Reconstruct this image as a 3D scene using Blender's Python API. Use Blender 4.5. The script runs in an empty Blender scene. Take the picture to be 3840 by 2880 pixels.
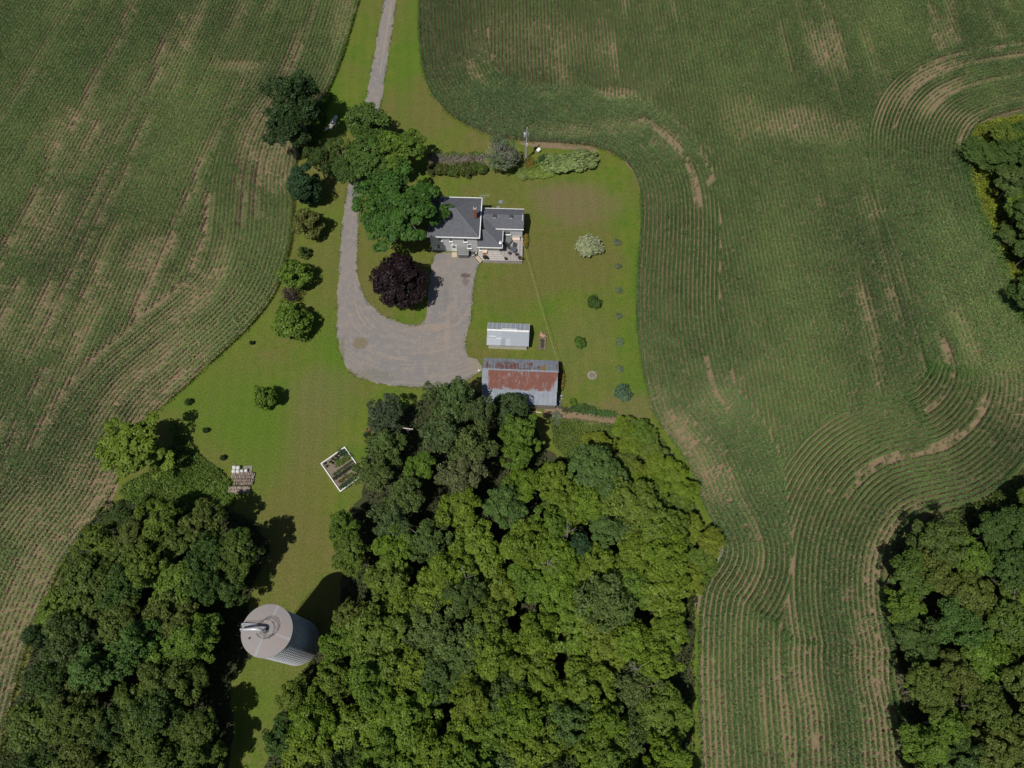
import bpy, bmesh, math, random
import numpy as np
from mathutils import Vector, Matrix, Euler
R = math.radians
rng = np.random.default_rng(7); random.seed(7)
scene = bpy.context.scene
C = scene.collection

# ------------------------------------------------------------------ camera, sky, sun, exposure
CAM_H, FPX, TILT, CX0 = 112.0, 2712.0, R(25.0), 1923.0
cam = bpy.data.cameras.new('camera'); camo = bpy.data.objects.new('camera', cam); C.objects.link(camo)
camo.location = (0, 0, CAM_H); camo.rotation_euler = (TILT, 0, 0)
cam.sensor_width = 36.0; cam.lens = 36.0 * FPX / 3840.0; cam.clip_end = 6000; cam.clip_start = 0.5
scene.camera = camo
SUN_EL, SUN_AZ = R(61.0), R(55.0)          # shadows fall towards (cos az, sin az)
w = bpy.data.worlds.new('World'); scene.world = w; w.use_nodes = True
nt = w.node_tree; bg = nt.nodes['Background']
sky = nt.nodes.new('ShaderNodeTexSky'); sky.sky_type = 'NISHITA'; sky.sun_disc = False
sky.sun_elevation = SUN_EL; sky.sun_rotation = math.atan2(-math.cos(SUN_AZ), -math.sin(SUN_AZ))
nt.links.new(sky.outputs[0], bg.inputs[0]); bg.inputs[1].default_value = 0.05
sl = bpy.data.lights.new('sun', 'SUN'); sl.energy = 4.2; sl.angle = R(0.53); sl.color = (1.0, 0.95, 0.87)
so = bpy.data.objects.new('sun', sl); C.objects.link(so)
so.rotation_euler = Vector((math.cos(SUN_AZ)*math.cos(SUN_EL), math.sin(SUN_AZ)*math.cos(SUN_EL), -math.sin(SUN_EL))).to_track_quat('-Z', 'Y').to_euler()
so.location = (-60, -80, 200)
vs = scene.view_settings; vs.view_transform = 'Standard'; vs.look = 'None'; vs.gamma = 1; vs.exposure = 0.04
vs.use_curve_mapping = False
scene.cycles.max_bounces = 5; scene.cycles.diffuse_bounces = 3; scene.cycles.transmission_bounces = 3
scene.cycles.use_denoising = True

# ------------------------------------------------------------------ helpers: positions
_c, _s = math.cos(TILT), math.sin(TILT)
def G(px, py, z=0.0):                       # photograph pixel (3840 wide) at height z -> world x, y
    u = (px - CX0) / FPX; v = (py - 1440) / FPX
    t = (z - CAM_H) / (-_c - v * _s)
    return (u * t, (_s - v * _c) * t)
def D(dx, dy, z=0.0): return G(dx * 1.736, dy * 1.736, z)      # the same, 2212 wide
def mpp(x, y, z): return (y * _s - (z - CAM_H) * _c) / FPX * 1.736    # metres per 2212-wide pixel
def visible(xy, m=170, z=0.0):
    f = xy[:, 1] * _s - (z - CAM_H) * _c
    px = CX0 + FPX * xy[:, 0] / f; py = 1440 + FPX * (-xy[:, 1] * _c - (z - CAM_H) * _s) / f
    return (px > -m) & (px < 3840 + m) & (py > -m) & (py < 2880 + m)
def smooth_line(pts, step=0.5, it=2):
    p = np.array(pts, float)
    for _ in range(it):
        q = np.empty((2 * len(p) - 2 + 2, 2)); q[0] = p[0]; q[-1] = p[-1]
        a, b = p[:-1], p[1:]
        r = np.empty((2 * len(a), 2)); r[0::2] = a * .75 + b * .25; r[1::2] = a * .25 + b * .75
        p = np.vstack([p[:1], r[1:-1], p[-1:]])
    return resample(p, step)
def resample(p, step):
    seg = np.linalg.norm(np.diff(p, axis=0), axis=1); s = np.concatenate([[0], np.cumsum(seg)])
    n = max(2, int(s[-1] / step) + 1); t = np.linspace(0, s[-1], n)
    return np.stack([np.interp(t, s, p[:, 0]), np.interp(t, s, p[:, 1])], 1)
def dist_to(pts, line, chunk=20000):
    out = np.empty(len(pts))
    for i in range(0, len(pts), chunk):
        d = pts[i:i+chunk, None, :] - line[None]
        out[i:i+chunk] = np.sqrt((d * d).sum(2).min(1))
    return out
def inside(pts, poly):
    x, y = pts[:, 0], pts[:, 1]; r = np.zeros(len(pts), bool); j = len(poly) - 1
    for i in range(len(poly)):
        xi, yi = poly[i]; xj, yj = poly[j]
        if yi != yj:
            r ^= ((yi > y) != (yj > y)) & (x < (xj - xi) * (y - yi) / (yj - yi) + xi)
        j = i
    return r
class VNoise:
    def __init__(s, seed): s.g = np.random.default_rng(seed).random((256, 256))
    def __call__(s, x, y):
        xi = np.floor(x).astype(int); yi = np.floor(y).astype(int); fx = x - xi; fy = y - yi
        fx = fx * fx * (3 - 2 * fx); fy = fy * fy * (3 - 2 * fy); g = s.g
        a = g[xi % 256, yi % 256]; b = g[(xi+1) % 256, yi % 256]; c = g[xi % 256, (yi+1) % 256]; d = g[(xi+1) % 256, (yi+1) % 256]
        return (a*(1-fx)+b*fx)*(1-fy) + (c*(1-fx)+d*fx)*fy
N1, N2, N3 = VNoise(1), VNoise(2), VNoise(3)

# ------------------------------------------------------------------ helpers: objects
def tag(o, label=None, cat=None, group=None, kind=None):
    if label: o['label'] = label
    if cat: o['category'] = cat
    if group: o['group'] = group
    if kind: o['kind'] = kind
    return o
def link(name, data, parent=None, loc=None):
    o = bpy.data.objects.new(name, data); C.objects.link(o)
    if parent: o.parent = parent
    if loc is not None: o.location = loc
    return o
def empty(name, loc=(0, 0, 0), rz=0.0):
    o = link(name, None, None, loc); o.rotation_euler = (0, 0, rz); o.empty_display_size = .3; return o
def np_mesh(name, v, f, mat, col=None, smooth=False):
    me = bpy.data.meshes.new(name); v = np.asarray(v, np.float32); f = np.asarray(f, np.int32); k = f.shape[1]
    me.vertices.add(len(v)); me.vertices.foreach_set('co', v.ravel())
    me.loops.add(f.size); me.loops.foreach_set('vertex_index', f.ravel())
    me.polygons.add(len(f)); me.polygons.foreach_set('loop_start', np.arange(0, f.size, k, dtype=np.int32))
    if smooth: me.polygons.foreach_set('use_smooth', np.ones(len(f), bool))
    me.update(calc_edges=True)
    if col is not None:
        a = me.attributes.new('var', 'FLOAT', 'POINT'); a.data.foreach_set('value', np.asarray(col, np.float32))
    if mat: me.materials.append(mat)
    return me
class MB:
    def __init__(s): s.v = []; s.f = []
    def add(s, v, f):
        n = len(s.v); s.v += [tuple(p) for p in v]; s.f += [tuple(i + n for i in q) for q in f]; return s
    def box(s, c, d, rz=0.0, m=None):
        x, y, z = d[0]/2, d[1]/2, d[2]/2
        M = Matrix.Translation(c) @ (m if m else Matrix.Rotation(rz, 4, 'Z'))
        v = [M @ Vector(p) for p in ((-x,-y,-z),(x,-y,-z),(x,y,-z),(-x,y,-z),(-x,-y,z),(x,-y,z),(x,y,z),(-x,y,z))]
        return s.add(v, [(0,3,2,1),(4,5,6,7),(0,1,5,4),(1,2,6,5),(2,3,7,6),(3,0,4,7)])
    def tube(s, path, rad, n=8, cap=True):
        path = [Vector(p) for p in path]; rad = rad if isinstance(rad, (list, tuple)) else [rad] * len(path)
        v = []; f = []
        for i, p in enumerate(path):
            t = (path[min(i+1, len(path)-1)] - path[max(i-1, 0)]).normalized()
            a = t.orthogonal().normalized() if abs(t.z) < .95 else Vector((1, 0, 0)); a = (a - t * a.dot(t)).normalized(); b = t.cross(a)
            for k in range(n):
                q = 2 * math.pi * k / n; v.append(p + (a * math.cos(q) + b * math.sin(q)) * rad[i])
        for i in range(len(path) - 1):
            for k in range(n):
                f.append((i*n+k, i*n+(k+1) % n, (i+1)*n+(k+1) % n, (i+1)*n+k))
        if cap: f.append(tuple(range(n-1, -1, -1))); f.append(tuple(range((len(path)-1)*n, len(path)*n)))
        return s.add(v, f)
    def lathe(s, prof, n=32, c=(0, 0, 0)):
        v = []; f = []
        for r, z in prof:
            for k in range(n):
                q = 2*math.pi*k/n; v.append((c[0]+r*math.cos(q), c[1]+r*math.sin(q), c[2]+z))
        for i in range(len(prof)-1):
            for k in range(n): f.append((i*n+k, i*n+(k+1) % n, (i+1)*n+(k+1) % n, (i+1)*n+k))
        f.append(tuple(range(n-1, -1, -1))); f.append(tuple(range((len(prof)-1)*n, len(prof)*n)))
        return s.add(v, f)
    def mesh(s, name, mat, smooth=False):
        me = bpy.data.meshes.new(name); me.from_pydata(s.v, [], s.f); me.update()
        if smooth: me.polygons.foreach_set('use_smooth', [True]*len(me.polygons))
        if mat: me.materials.append(mat)
        return me
    def build(s, name, mat, parent=None, loc=None, smooth=False): return link(name, s.mesh(name, mat, smooth), parent, loc)
def box(name, c, d, mat, parent=None, rz=0.0): return MB().box((0, 0, 0), d, rz).build(name, mat, parent, c)
def sheet(name, pts, z, mat, parent=None):
    bm = bmesh.new(); vs_ = [bm.verts.new((p[0], p[1], z)) for p in pts]; f = bm.faces.new(vs_)
    if f.normal.z < 0: f.normal_flip()
    f.normal_update()
    if f.normal.z < 0: f.normal_flip()
    bmesh.ops.triangulate(bm, faces=bm.faces[:], ngon_method='EAR_CLIP')
    me = bpy.data.meshes.new(name); bm.to_mesh(me); bm.free(); me.materials.append(mat)
    return link(name, me, parent)
def ragged(pts, amp, step=0.6, closed=True, seed=3):
    p = np.array(pts, float)
    if closed: p = np.vstack([p, p[:1]])
    p = smooth_line(p, step, 2) if not closed else smooth_line(p, step, 2)[:-1]
    g = np.random.default_rng(seed); k = g.normal(0, 1, (len(p), 2)); k = (k + np.roll(k, 1, 0)) / 1.6
    return p + k * amp

# ------------------------------------------------------------------ helpers: materials
def nodes_of(name):
    m = bpy.data.materials.new(name); m.use_nodes = True; t = m.node_tree
    return m, t, t.nodes['Principled BSDF']
def nn(t, kind, **kw):
    n = t.nodes.new(kind)
    for k, v in kw.items():
        if k.startswith('i_'):
            key = k[2:]; n.inputs[int(key) if key.isdigit() else key].default_value = v
        else: setattr(n, k, v)
    return n
def c4(c): return (c[0], c[1], c[2], 1)
def mix(t, f, a, b, mode='MIX'):
    n = t.nodes.new('ShaderNodeMix'); n.data_type = 'RGBA'; n.blend_type = mode
    for sock, val in ((n.inputs[0], f), (n.inputs[6], a), (n.inputs[7], b)):
        if isinstance(val, (int, float)): sock.default_value = val
        elif isinstance(val, (tuple, list)): sock.default_value = c4(val)
        else: t.links.new(val, sock)
    return n.outputs[2]
def math_n(t, op, a, b=0.0, c=0.0, clamp=False):
    n = t.nodes.new('ShaderNodeMath'); n.operation = op; n.use_clamp = clamp
    for i, val in enumerate((a, b, c)):
        if isinstance(val, (int, float)): n.inputs[i].default_value = val
        else: t.links.new(val, n.inputs[i])
    return n.outputs[0]
def ramp(t, val, lo, hi):
    n = t.nodes.new('ShaderNodeMapRange'); n.interpolation_type = 'SMOOTHSTEP'
    n.inputs['From Min'].default_value = lo; n.inputs['From Max'].default_value = hi
    t.links.new(val, n.inputs['Value']); return n.outputs['Result']
def coords(t, mode='pos', obj=None, scale=(1, 1, 1), rot=(0, 0, 0), loc=(0, 0, 0)):
    if mode == 'pos': o = t.nodes.new('ShaderNodeNewGeometry').outputs['Position']
    else:
        tc = t.nodes.new('ShaderNodeTexCoord')
        if obj: tc.object = obj
        o = tc.outputs['Object' if mode == 'obj' else 'Generated']
    mp = t.nodes.new('ShaderNodeMapping'); mp.inputs['Scale'].default_value = scale; mp.inputs['Rotation'].default_value = rot; mp.inputs['Location'].default_value = loc
    t.links.new(o, mp.inputs['Vector']); return mp.outputs[0]
def noise(t, vec, scale, detail=4, rough=.55, dist=0.0):
    n = nn(t, 'ShaderNodeTexNoise', i_Scale=scale, i_Detail=detail, i_Roughness=rough, i_Distortion=dist); t.links.new(vec, n.inputs['Vector']); return n.outputs['Fac']
def bump(t, b, h, strength, dist=.02):
    n = nn(t, 'ShaderNodeBump', i_Strength=strength, i_Distance=dist); t.links.new(h, n.inputs['Height']); t.links.new(n.outputs[0], b.inputs['Normal'])
def pmat(name, c1, c2=None, scale=4.0, rough=.8, metal=0.0, bmp=0.0, mode='obj', stretch=(1, 1, 1), spec=.3, lo=.3, hi=.7):
    m, t, b = nodes_of(name); b.inputs['Roughness'].default_value = rough; b.inputs['Metallic'].default_value = metal; b.inputs['Specular IOR Level'].default_value = spec
    if c2 is None: c2 = tuple(x * .8 for x in c1)
    v = coords(t, mode, scale=stretch); f = noise(t, v, scale)
    t.links.new(mix(t, ramp(t, f, lo, hi), c1, c2), b.inputs['Base Color'])
    if bmp: bump(t, b, noise(t, v, scale * 4), bmp)
    return m
def ellipse_mask(t, cx, cy, rx, ry, soft=.5, wob=.35, wscale=.4):
    v = coords(t, 'pos', loc=(-cx / rx, -cy / ry, 0), scale=(1 / rx, 1 / ry, 0))
    ln = t.nodes.new('ShaderNodeVectorMath'); ln.operation = 'LENGTH'; t.links.new(v, ln.inputs[0])
    n = noise(t, coords(t, 'pos'), wscale, 5)
    d = math_n(t, 'ADD', ln.outputs['Value'], math_n(t, 'MULTIPLY', math_n(t, 'SUBTRACT', n, .5), wob * 2))
    n2 = t.nodes.new('ShaderNodeMapRange'); n2.interpolation_type = 'SMOOTHSTEP'; n2.inputs['From Min'].default_value = 1 + soft / 2; n2.inputs['From Max'].default_value = 1 - soft / 2
    t.links.new(d, n2.inputs['Value']); return n2.outputs['Result']

def foliage_mat(name, trans=.22, sat=1.0, use_obj=True, col=(.06, .09, .03), col2=None, rough=.55):
    m, t, b = nodes_of(name)
    at = nn(t, 'ShaderNodeAttribute', attribute_name='var')
    if use_obj: base = t.nodes.new('ShaderNodeObjectInfo').outputs['Color']
    else:
        rgb = t.nodes.new('ShaderNodeRGB'); rgb.outputs[0].default_value = c4(col); base = rgb.outputs[0]
    if col2 is not None: base = mix(t, at.outputs['Fac'], base, col2)
    br = math_n(t, 'MULTIPLY_ADD', at.outputs['Fac'], .75, .6)
    sc = t.nodes.new('ShaderNodeVectorMath'); sc.operation = 'SCALE'; t.links.new(base, sc.inputs[0]); t.links.new(br, sc.inputs['Scale'])
    b.inputs['Roughness'].default_value = rough; b.inputs['Specular IOR Level'].default_value = .25
    t.links.new(sc.outputs[0], b.inputs['Base Color'])
    tr = t.nodes.new('ShaderNodeBsdfTranslucent'); t.links.new(sc.outputs[0], tr.inputs['Color'])
    ms = t.nodes.new('ShaderNodeMixShader'); ms.inputs[0].default_value = trans
    t.links.new(b.outputs[0], ms.inputs[1]); t.links.new(tr.outputs[0], ms.inputs[2])
    t.links.new(ms.outputs[0], t.nodes['Material Output'].inputs['Surface'])
    return m

M = {}
M['leaf'] = foliage_mat('leaf', .26)
M['bark'] = pmat('bark', (.10, .085, .07), (.20, .18, .16), 6, .9, bmp=.5, stretch=(1, 1, .3))
M['dead'] = pmat('dead_wood', (.27, .25, .22), (.17, .155, .135), 5, .85)
M['white'] = pmat('white_paint', (.78, .78, .77), (.66, .66, .65), 3, .5)
M['siding'] = None

def lawn_mat():
    m, t, b = nodes_of('lawn_grass'); b.inputs['Roughness'].default_value = .9; b.inputs['Specular IOR Level'].default_value = .1
    p = coords(t, 'pos')
    big = noise(t, p, .035, 4, .6, .4); mid = noise(t, p, .22, 5, .65); fine = noise(t, p, .75, 7, .78); vf = noise(t, p, 3.2, 4, .85)
    green = mix(t, ramp(t, mid, .35, .65), (.078, .132, .015), (.110, .142, .020))
    olive = mix(t, ramp(t, mid, .3, .7), (.130, .120, .036), (.100, .120, .023))
    c = mix(t, ramp(t, big, .42, .58), green, olive)
    c = mix(t, math_n(t, 'MULTIPLY', ramp(t, fine, .50, .68), .75), c, (.150, .124, .052))
    c = mix(t, math_n(t, 'MULTIPLY', ramp(t, fine, .48, .28), .75), c, (.044, .094, .011))
    for (dx, dy, rx, ry, col, k) in LAWN_SPOTS:
        x, y = D(dx, dy); e = ellipse_mask(t, x, y, rx, ry, 1.0, .5, .25)
        c = mix(t, math_n(t, 'MULTIPLY', e, k), c, col)
    # mower passes, along the long axis of the yard
    wv = nn(t, 'ShaderNodeTexWave', i_Scale=.13, i_Distortion=3.5, i_Detail=2.0); wv.inputs['Detail Scale'].default_value = .5
    t.links.new(coords(t, 'pos', rot=(0, 0, R(-4))), wv.inputs['Vector'])
    c = mix(t, math_n(t, 'MULTIPLY', wv.outputs['Fac'], .10), c, (.05, .075, .016))
    br = nn(t, 'ShaderNodeMapRange'); t.links.new(vf, br.inputs['Value']); br.inputs['From Min'].default_value = .25; br.inputs['From Max'].default_value = .75; br.inputs['To Min'].default_value = .52; br.inputs['To Max'].default_value = 1.46
    sc = t.nodes.new('ShaderNodeVectorMath'); sc.operation = 'SCALE'; t.links.new(c, sc.inputs[0]); t.links.new(br.outputs[0], sc.inputs['Scale'])
    t.links.new(sc.outputs[0], b.inputs['Base Color']); bump(t, b, math_n(t, 'ADD', fine, vf), .6, .06)
    return m
DRY = (.148, .115, .060); OLV = (.120, .110, .034); BRT = (.075, .135, .014)
LAWN_SPOTS = [(1250, 440, 7.5, 5.0, DRY, .75), (1190, 420, 4, 3, DRY, .45), (1300, 560, 4, 9, OLV, .5), (1200, 600, 9, 3, OLV, .4), (1260, 760, 6, 8, DRY, .30),
  (1360, 880, 5, 3, DRY, .65), (1355, 780, 2.2, 14, BRT, .22), (1380, 640, 1.5, 22, BRT, .4), (727, 800, 2.2, 7, BRT, .75), (700, 760, 3, 8, BRT, .4), (720, 870, 5, 2, BRT, .5), (690, 850, 6, 5, DRY, .35),
  (700, 200, 3, 10, BRT, .8), (725, 250, 3, 5, BRT, .6), (885, 100, 2.4, 22, BRT, .6), (640, 1000, 8, 9, OLV, .35), (500, 880, 12, 7, BRT, .5), (640, 1120, 6, 9, OLV, .4), (670, 920, 4, 9, DRY, .3), (760, 560, 3, 8, OLV, .4),
  (800, 620, 3, 7, OLV, .6), (700, 600, 4, 14, BRT, .2), (560, 1500, 4, 5, BRT, .4), (1000, 370, 8, 2, OLV, .5), (900, 240, 6, 6, OLV, .3), (1170, 560, 6, 5, OLV, .5), (1100, 640, 5, 4, OLV, .4), (1030, 850, 4, 3, DRY, .4), (560, 960, 5, 9, BRT, .5)]
M['lawn'] = lawn_mat()

def soil_mat():
    m, t, b = nodes_of('field_soil'); b.inputs['Roughness'].default_value = .95; b.inputs['Specular IOR Level'].default_value = .1
    p = coords(t, 'pos'); n1 = noise(t, p, .08, 4); n2 = noise(t, p, 2.5, 6, .7); n3 = noise(t, p, 9, 3)
    c = mix(t, ramp(t, n1, .3, .7), (.190, .140, .086), (.158, .118, .074)); c = mix(t, ramp(t, n2, .35, .7), c, (.225, .170, .108))
    c = mix(t, math_n(t, 'MULTIPLY', ramp(t, n3, .55, .75), .4), c, (.10, .085, .045))
    # far beyond the two fields: other cropland, green
    ln = t.nodes.new('ShaderNodeVectorMath'); ln.operation = 'DISTANCE'; t.links.new(p, ln.inputs[0]); ln.inputs[1].default_value = (0, 70, 0)
    far = nn(t, 'ShaderNodeTexVoronoi', i_Scale=.006); t.links.new(p, far.inputs['Vector'])
    fc = mix(t, .35, (.06, .09, .03), far.outputs['Color'], 'MULTIPLY'); fc = mix(t, .5, (.05, .08, .025), fc)
    c = mix(t, ramp(t, ln.outputs['Value'], 190, 230), c, fc)
    t.links.new(c, b.inputs['Base Color']); bump(t, b, n2, .8, .08); return m
M['soil'] = soil_mat()

def gravel_mat():
    m, t, b = nodes_of('driveway_gravel'); b.inputs['Roughness'].default_value = .92; b.inputs['Specular IOR Level'].default_value = .15
    p = coords(t, 'pos'); big = noise(t, p, .12, 4, .6); mid = noise(t, p, .9, 5, .65); fine = noise(t, p, 3.5, 6, .85)
    c = mix(t, ramp(t, big, .35, .65), (.205, .185, .172), (.178, .170, .170))
    c = mix(t, math_n(t, 'MULTIPLY', ramp(t, mid, .48, .62), .6), c, (.255, .218, .185))
    # wheel arcs round the turning circle
    cx, cy = D(905, 640)
    sub = coords(t, 'pos', loc=(-cx, -cy, 0)); sx = t.nodes.new('ShaderNodeSeparateXYZ'); t.links.new(sub, sx.inputs[0])
    rad = math_n(t, 'SQRT', math_n(t, 'ADD', math_n(t, 'MULTIPLY', sx.outputs[0], sx.outputs[0]), math_n(t, 'MULTIPLY', math_n(t, 'MULTIPLY', sx.outputs[1], sx.outputs[1]), 1.35)))
    ang = math_n(t, 'ARCTAN2', sx.outputs[1], sx.outputs[0])
    cb = t.nodes.new('ShaderNodeCombineXYZ'); t.links.new(math_n(t, 'MULTIPLY', rad, 3.2), cb.inputs[0]); t.links.new(math_n(t, 'MULTIPLY', ang, 1.3), cb.inputs[1])
    arc = noise(t, cb.outputs[0], 1.0, 3, .6)
    inring = math_n(t, 'MULTIPLY', ramp(t, rad, 4.5, 7), ramp(t, sx.outputs[1], 6, 0))
    c = mix(t, math_n(t, 'MULTIPLY', math_n(t, 'MULTIPLY', ramp(t, arc, .56, .61), inring), .62), c, (.275, .225, .185))
    c = mix(t, math_n(t, 'MULTIPLY', math_n(t, 'MULTIPLY', ramp(t, arc, .44, .34), inring), .35), c, (.150, .140, .135))
    # track down the lane's middle (tan), by distance from the lane's centre line
    for (x0, y0, x1, y1, wd, col, k) in LANE_LINES:
        a = Vector(D(x0, y0)); q = Vector(D(x1, y1)); dd = (q - a).normalized(); nrm = Vector((-dd.y, dd.x))
        dist = math_n(t, 'ABSOLUTE', math_n(t, 'ADD', math_n(t, 'ADD', math_n(t, 'MULTIPLY', sxw(t).outputs[0], nrm.x), math_n(t, 'MULTIPLY', sxw(t).outputs[1], nrm.y)), -(a.x * nrm.x + a.y * nrm.y)))
        al = math_n(t, 'ADD', math_n(t, 'ADD', math_n(t, 'MULTIPLY', sxw(t).outputs[0], dd.x), math_n(t, 'MULTIPLY', sxw(t).outputs[1], dd.y)), -(a.x * dd.x + a.y * dd.y))
        L = (q - a).length
        msk = math_n(t, 'MULTIPLY', ramp(t, math_n(t, 'ADD', dist, math_n(t, 'MULTIPLY', math_n(t, 'SUBTRACT', mid, .5), wd * 2)), wd, wd * .3), math_n(t, 'MULTIPLY', ramp(t, al, -.5, 1.5), ramp(t, al, L + .5, L - 1.5)))
        c = mix(t, math_n(t, 'MULTIPLY', msk, k), c, col)
    for (dx, dy, rx, ry, col, k) in GRAVEL_SPOTS:
        x, y = D(dx, dy); e = ellipse_mask(t, x, y, rx, ry, .6, .75, 1.6)
        c = mix(t, math_n(t, 'MULTIPLY', e, k), c, col)
    c = mix(t, math_n(t, 'MULTIPLY', ramp(t, fine, .5, .7), .6), c, (.31, .29, .27)); c = mix(t, math_n(t, 'MULTIPLY', ramp(t, fine, .46, .3), .6), c, (.10, .095, .09))
    t.links.new(c, b.inputs['Base Color']); bump(t, b, fine, .5, .03); return m
_sxw = {}
def sxw(t):
    if t not in _sxw:
        s = t.nodes.new('ShaderNodeSeparateXYZ'); g = t.nodes.new('ShaderNodeNewGeometry'); t.links.new(g.outputs['Position'], s.inputs[0]); _sxw[t] = s
    return _sxw[t]
TAN = (.30, .225, .165)
LANE_LINES = [(848, 0, 829, 120, .30, TAN, .65), (829, 120, 822, 165, .12, (.36, .31, .26), .5), (768, 420, 757, 520, .22, TAN, .25), (800, 100, 795, 200, .4, TAN, .3)]
GRAVEL_SPOTS = [(1007, 595, .85, .5, (.085, .062, .055), .9), (1008, 608, .6, .75, (.12, .085, .075), .6), (780, 741, 1.3, 1.15, (.155, .125, .065), .8), (842, 182, .8, 2.2, (.17, .125, .11), .7), (800, 812, 4, 1.2, (.12, .125, .07), .35),
  (738, 765, .7, 3, (.12, .125, .06), .55), (965, 640, .5, 2.5, (.15, .14, .14), .5), (968, 715, .45, 5.0, TAN, .32), (985, 665, .3, 2.0, TAN, .28), (930, 707, 3, .6, TAN, .4), (1035, 790, 2, 2, (.24, .2, .15), .6)]
M['gravel'] = gravel_mat()
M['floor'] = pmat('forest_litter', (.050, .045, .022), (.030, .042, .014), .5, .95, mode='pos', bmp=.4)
M['weedground'] = pmat('rough_ground', (.060, .080, .022), (.105, .090, .045), .4, .95, mode='pos', bmp=.4)

# ------------------------------------------------------------------ the ground
g0 = sheet('ground', [(-2500, -2500), (2500, -2500), (2500, 2500), (-2500, 2500)], 0.0, M['soil']); tag(g0, 'bare brown soil of the fields', 'ground', kind='structure')

LBd = [(810, -120), (790, -50), (778, 0), (762, 60), (742, 125), (720, 182), (690, 240), (655, 300), (638, 370), (635, 450), (633, 510), (622, 565), (604, 622), (572, 676), (520, 732), (460, 785), (400, 842), (350, 884), (322, 920), (285, 985), (256, 1040), (232, 1090), (190, 1150), (140, 1215), (105, 1290), (75, 1360), (52, 1430), (30, 1510), (8, 1600), (-10, 1680), (-30, 1760)]
YBd = [(905, -120), (905, -50), (905, 0), (905, 60), (908, 120), (917, 170), (935, 212), (965, 246), (1005, 272), (1050, 292), (1100, 304), (1160, 311), (1230, 313), (1290, 320), (1335, 338), (1368, 370), (1384, 415), (1384, 480), (1379, 545), (1374, 605), (1372, 665), (1375, 725), (1384, 790), (1396, 850), (1412, 900), (1440, 945), (1475, 985), (1500, 1040), (1520, 1100), (1548, 1150), (1565, 1190), (1548, 1228), (1522, 1260), (1510, 1310), (1506, 1380), (1505, 1470), (1508, 1560), (1512, 1660), (1514, 1760)]
RBd = [(2420, 215), (2300, 225), (2212, 238), (2150, 252), (2105, 275), (2086, 320), (2086, 360), (2098, 405), (2110, 450), (2132, 500), (2160, 560), (2182, 625), (2202, 690), (2235, 760), (2260, 840), (2252, 920), (2220, 985), (2170, 1042), (2110, 1082), (2040, 1100), (1975, 1112), (1930, 1160), (1907, 1225), (1905, 1300), (1915, 1360), (1928, 1410), (1925, 1470), (1942, 1540), (1950, 1610), (1956, 1680), (1960, 1760)]
LB = smooth_line([D(*p) for p in LBd], .4); YB = smooth_line([D(*p) for p in YBd], .4); RB = smooth_line([D(*p) for p in RBd], .4)
def rag_line(p, amp, seed):
    g = np.random.default_rng(seed); k = g.normal(0, 1, p.shape); k = (k + np.roll(k, 1, 0) + np.roll(k, 2, 0)) / 1.8; return p + k * amp
def grow(line, side, d):
    t_ = np.gradient(line, axis=0); t_ /= np.linalg.norm(t_, axis=1)[:, None]; return line + np.stack([-t_[:, 1], t_[:, 0]], 1) * side * d
lawn_pts = np.vstack([rag_line(grow(LB, -1, .45)[::2], .16, 1), rag_line(grow(YB, 1, .45)[::2], .16, 2)[::-1]])
lawn = sheet('lawn', lawn_pts, .004, M['lawn']); tag(lawn, 'mown lawn of the farmyard with dry patches', 'lawn', kind='structure')
island = np.vstack([rag_line(grow(RB, -1, .3)[::2], .15, 3), np.array([(135, -30), (190, 60), (190, 150)])])
rough = sheet('rough_ground', island, .004, M['weedground']); tag(rough, 'rough weedy ground under the trees right of the corn', 'ground', kind='structure')

drive_outer = [(846, -60), (832, -60), (832, 0), (815, 90), (798, 182), (790, 230), (775, 320), (758, 385), (752, 410), (742, 470), (735, 560), (731, 640), (729, 700), (731, 745), (740, 772), (752, 798), (775, 816), (820, 829), (880, 836), (940, 839), (985, 832), (1015, 818), (1036, 806), (1046, 790), (1030, 776), (1008, 768), (1006, 745), (1011, 715), (1019, 690), (1023, 640), (1028, 590), (1040, 566), (1046, 553), (1000, 546), (945, 546), (936, 560), (930, 600), (926, 640), (922, 688), (914, 701), (898, 704), (868, 698), (830, 682), (796, 656), (780, 622), (772, 590), (774, 540), (776, 470), (779, 410), (788, 350), (806, 290), (823, 235), (842, 110), (858, 0), (860, -60)]
drive = sheet('driveway', ragged([D(*p) for p in drive_outer], .10, .4), .010, M['gravel']); tag(drive, 'grey gravel driveway looping in front of the house', 'driveway', kind='structure')

WOODC = [(735, 1140), (790, 1085), (790, 940), (870, 890), (960, 830), (1060, 850), (1150, 900), (1190, 1000), (1250, 985), (1330, 940), (1420, 940), (1480, 1010), (1500, 1110), (1550, 1190), (1510, 1260), (1500, 1400), (1500, 1720), (560, 1740), (600, 1560), (640, 1470), (715, 1380), (745, 1260)]
WOODL = [(150, 1200), (230, 1085), (340, 1080), (480, 1090), (560, 1130), (590, 1190), (545, 1260), (540, 1330), (560, 1400), (500, 1480), (500, 1560), (490, 1740), (-20, 1740), (30, 1540), (80, 1370)]
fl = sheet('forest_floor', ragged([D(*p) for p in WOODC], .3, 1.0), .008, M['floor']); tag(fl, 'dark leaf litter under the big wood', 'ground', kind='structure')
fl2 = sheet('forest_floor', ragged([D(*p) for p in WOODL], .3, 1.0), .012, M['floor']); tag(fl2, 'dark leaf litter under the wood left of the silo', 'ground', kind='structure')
fl3 = sheet('forest_floor', ragged([D(*p) for p in [(1980, 1150), (2080, 1110), (2240, 1060), (2330, 1100), (2330, 1740), (1985, 1740), (1970, 1560), (1945, 1440), (1950, 1380), (1930, 1300), (1930, 1220)]], .3, 1.0), .012, M['floor']); tag(fl3, 'dark leaf litter under the wood in the lower right corner', 'ground', kind='structure')
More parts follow.
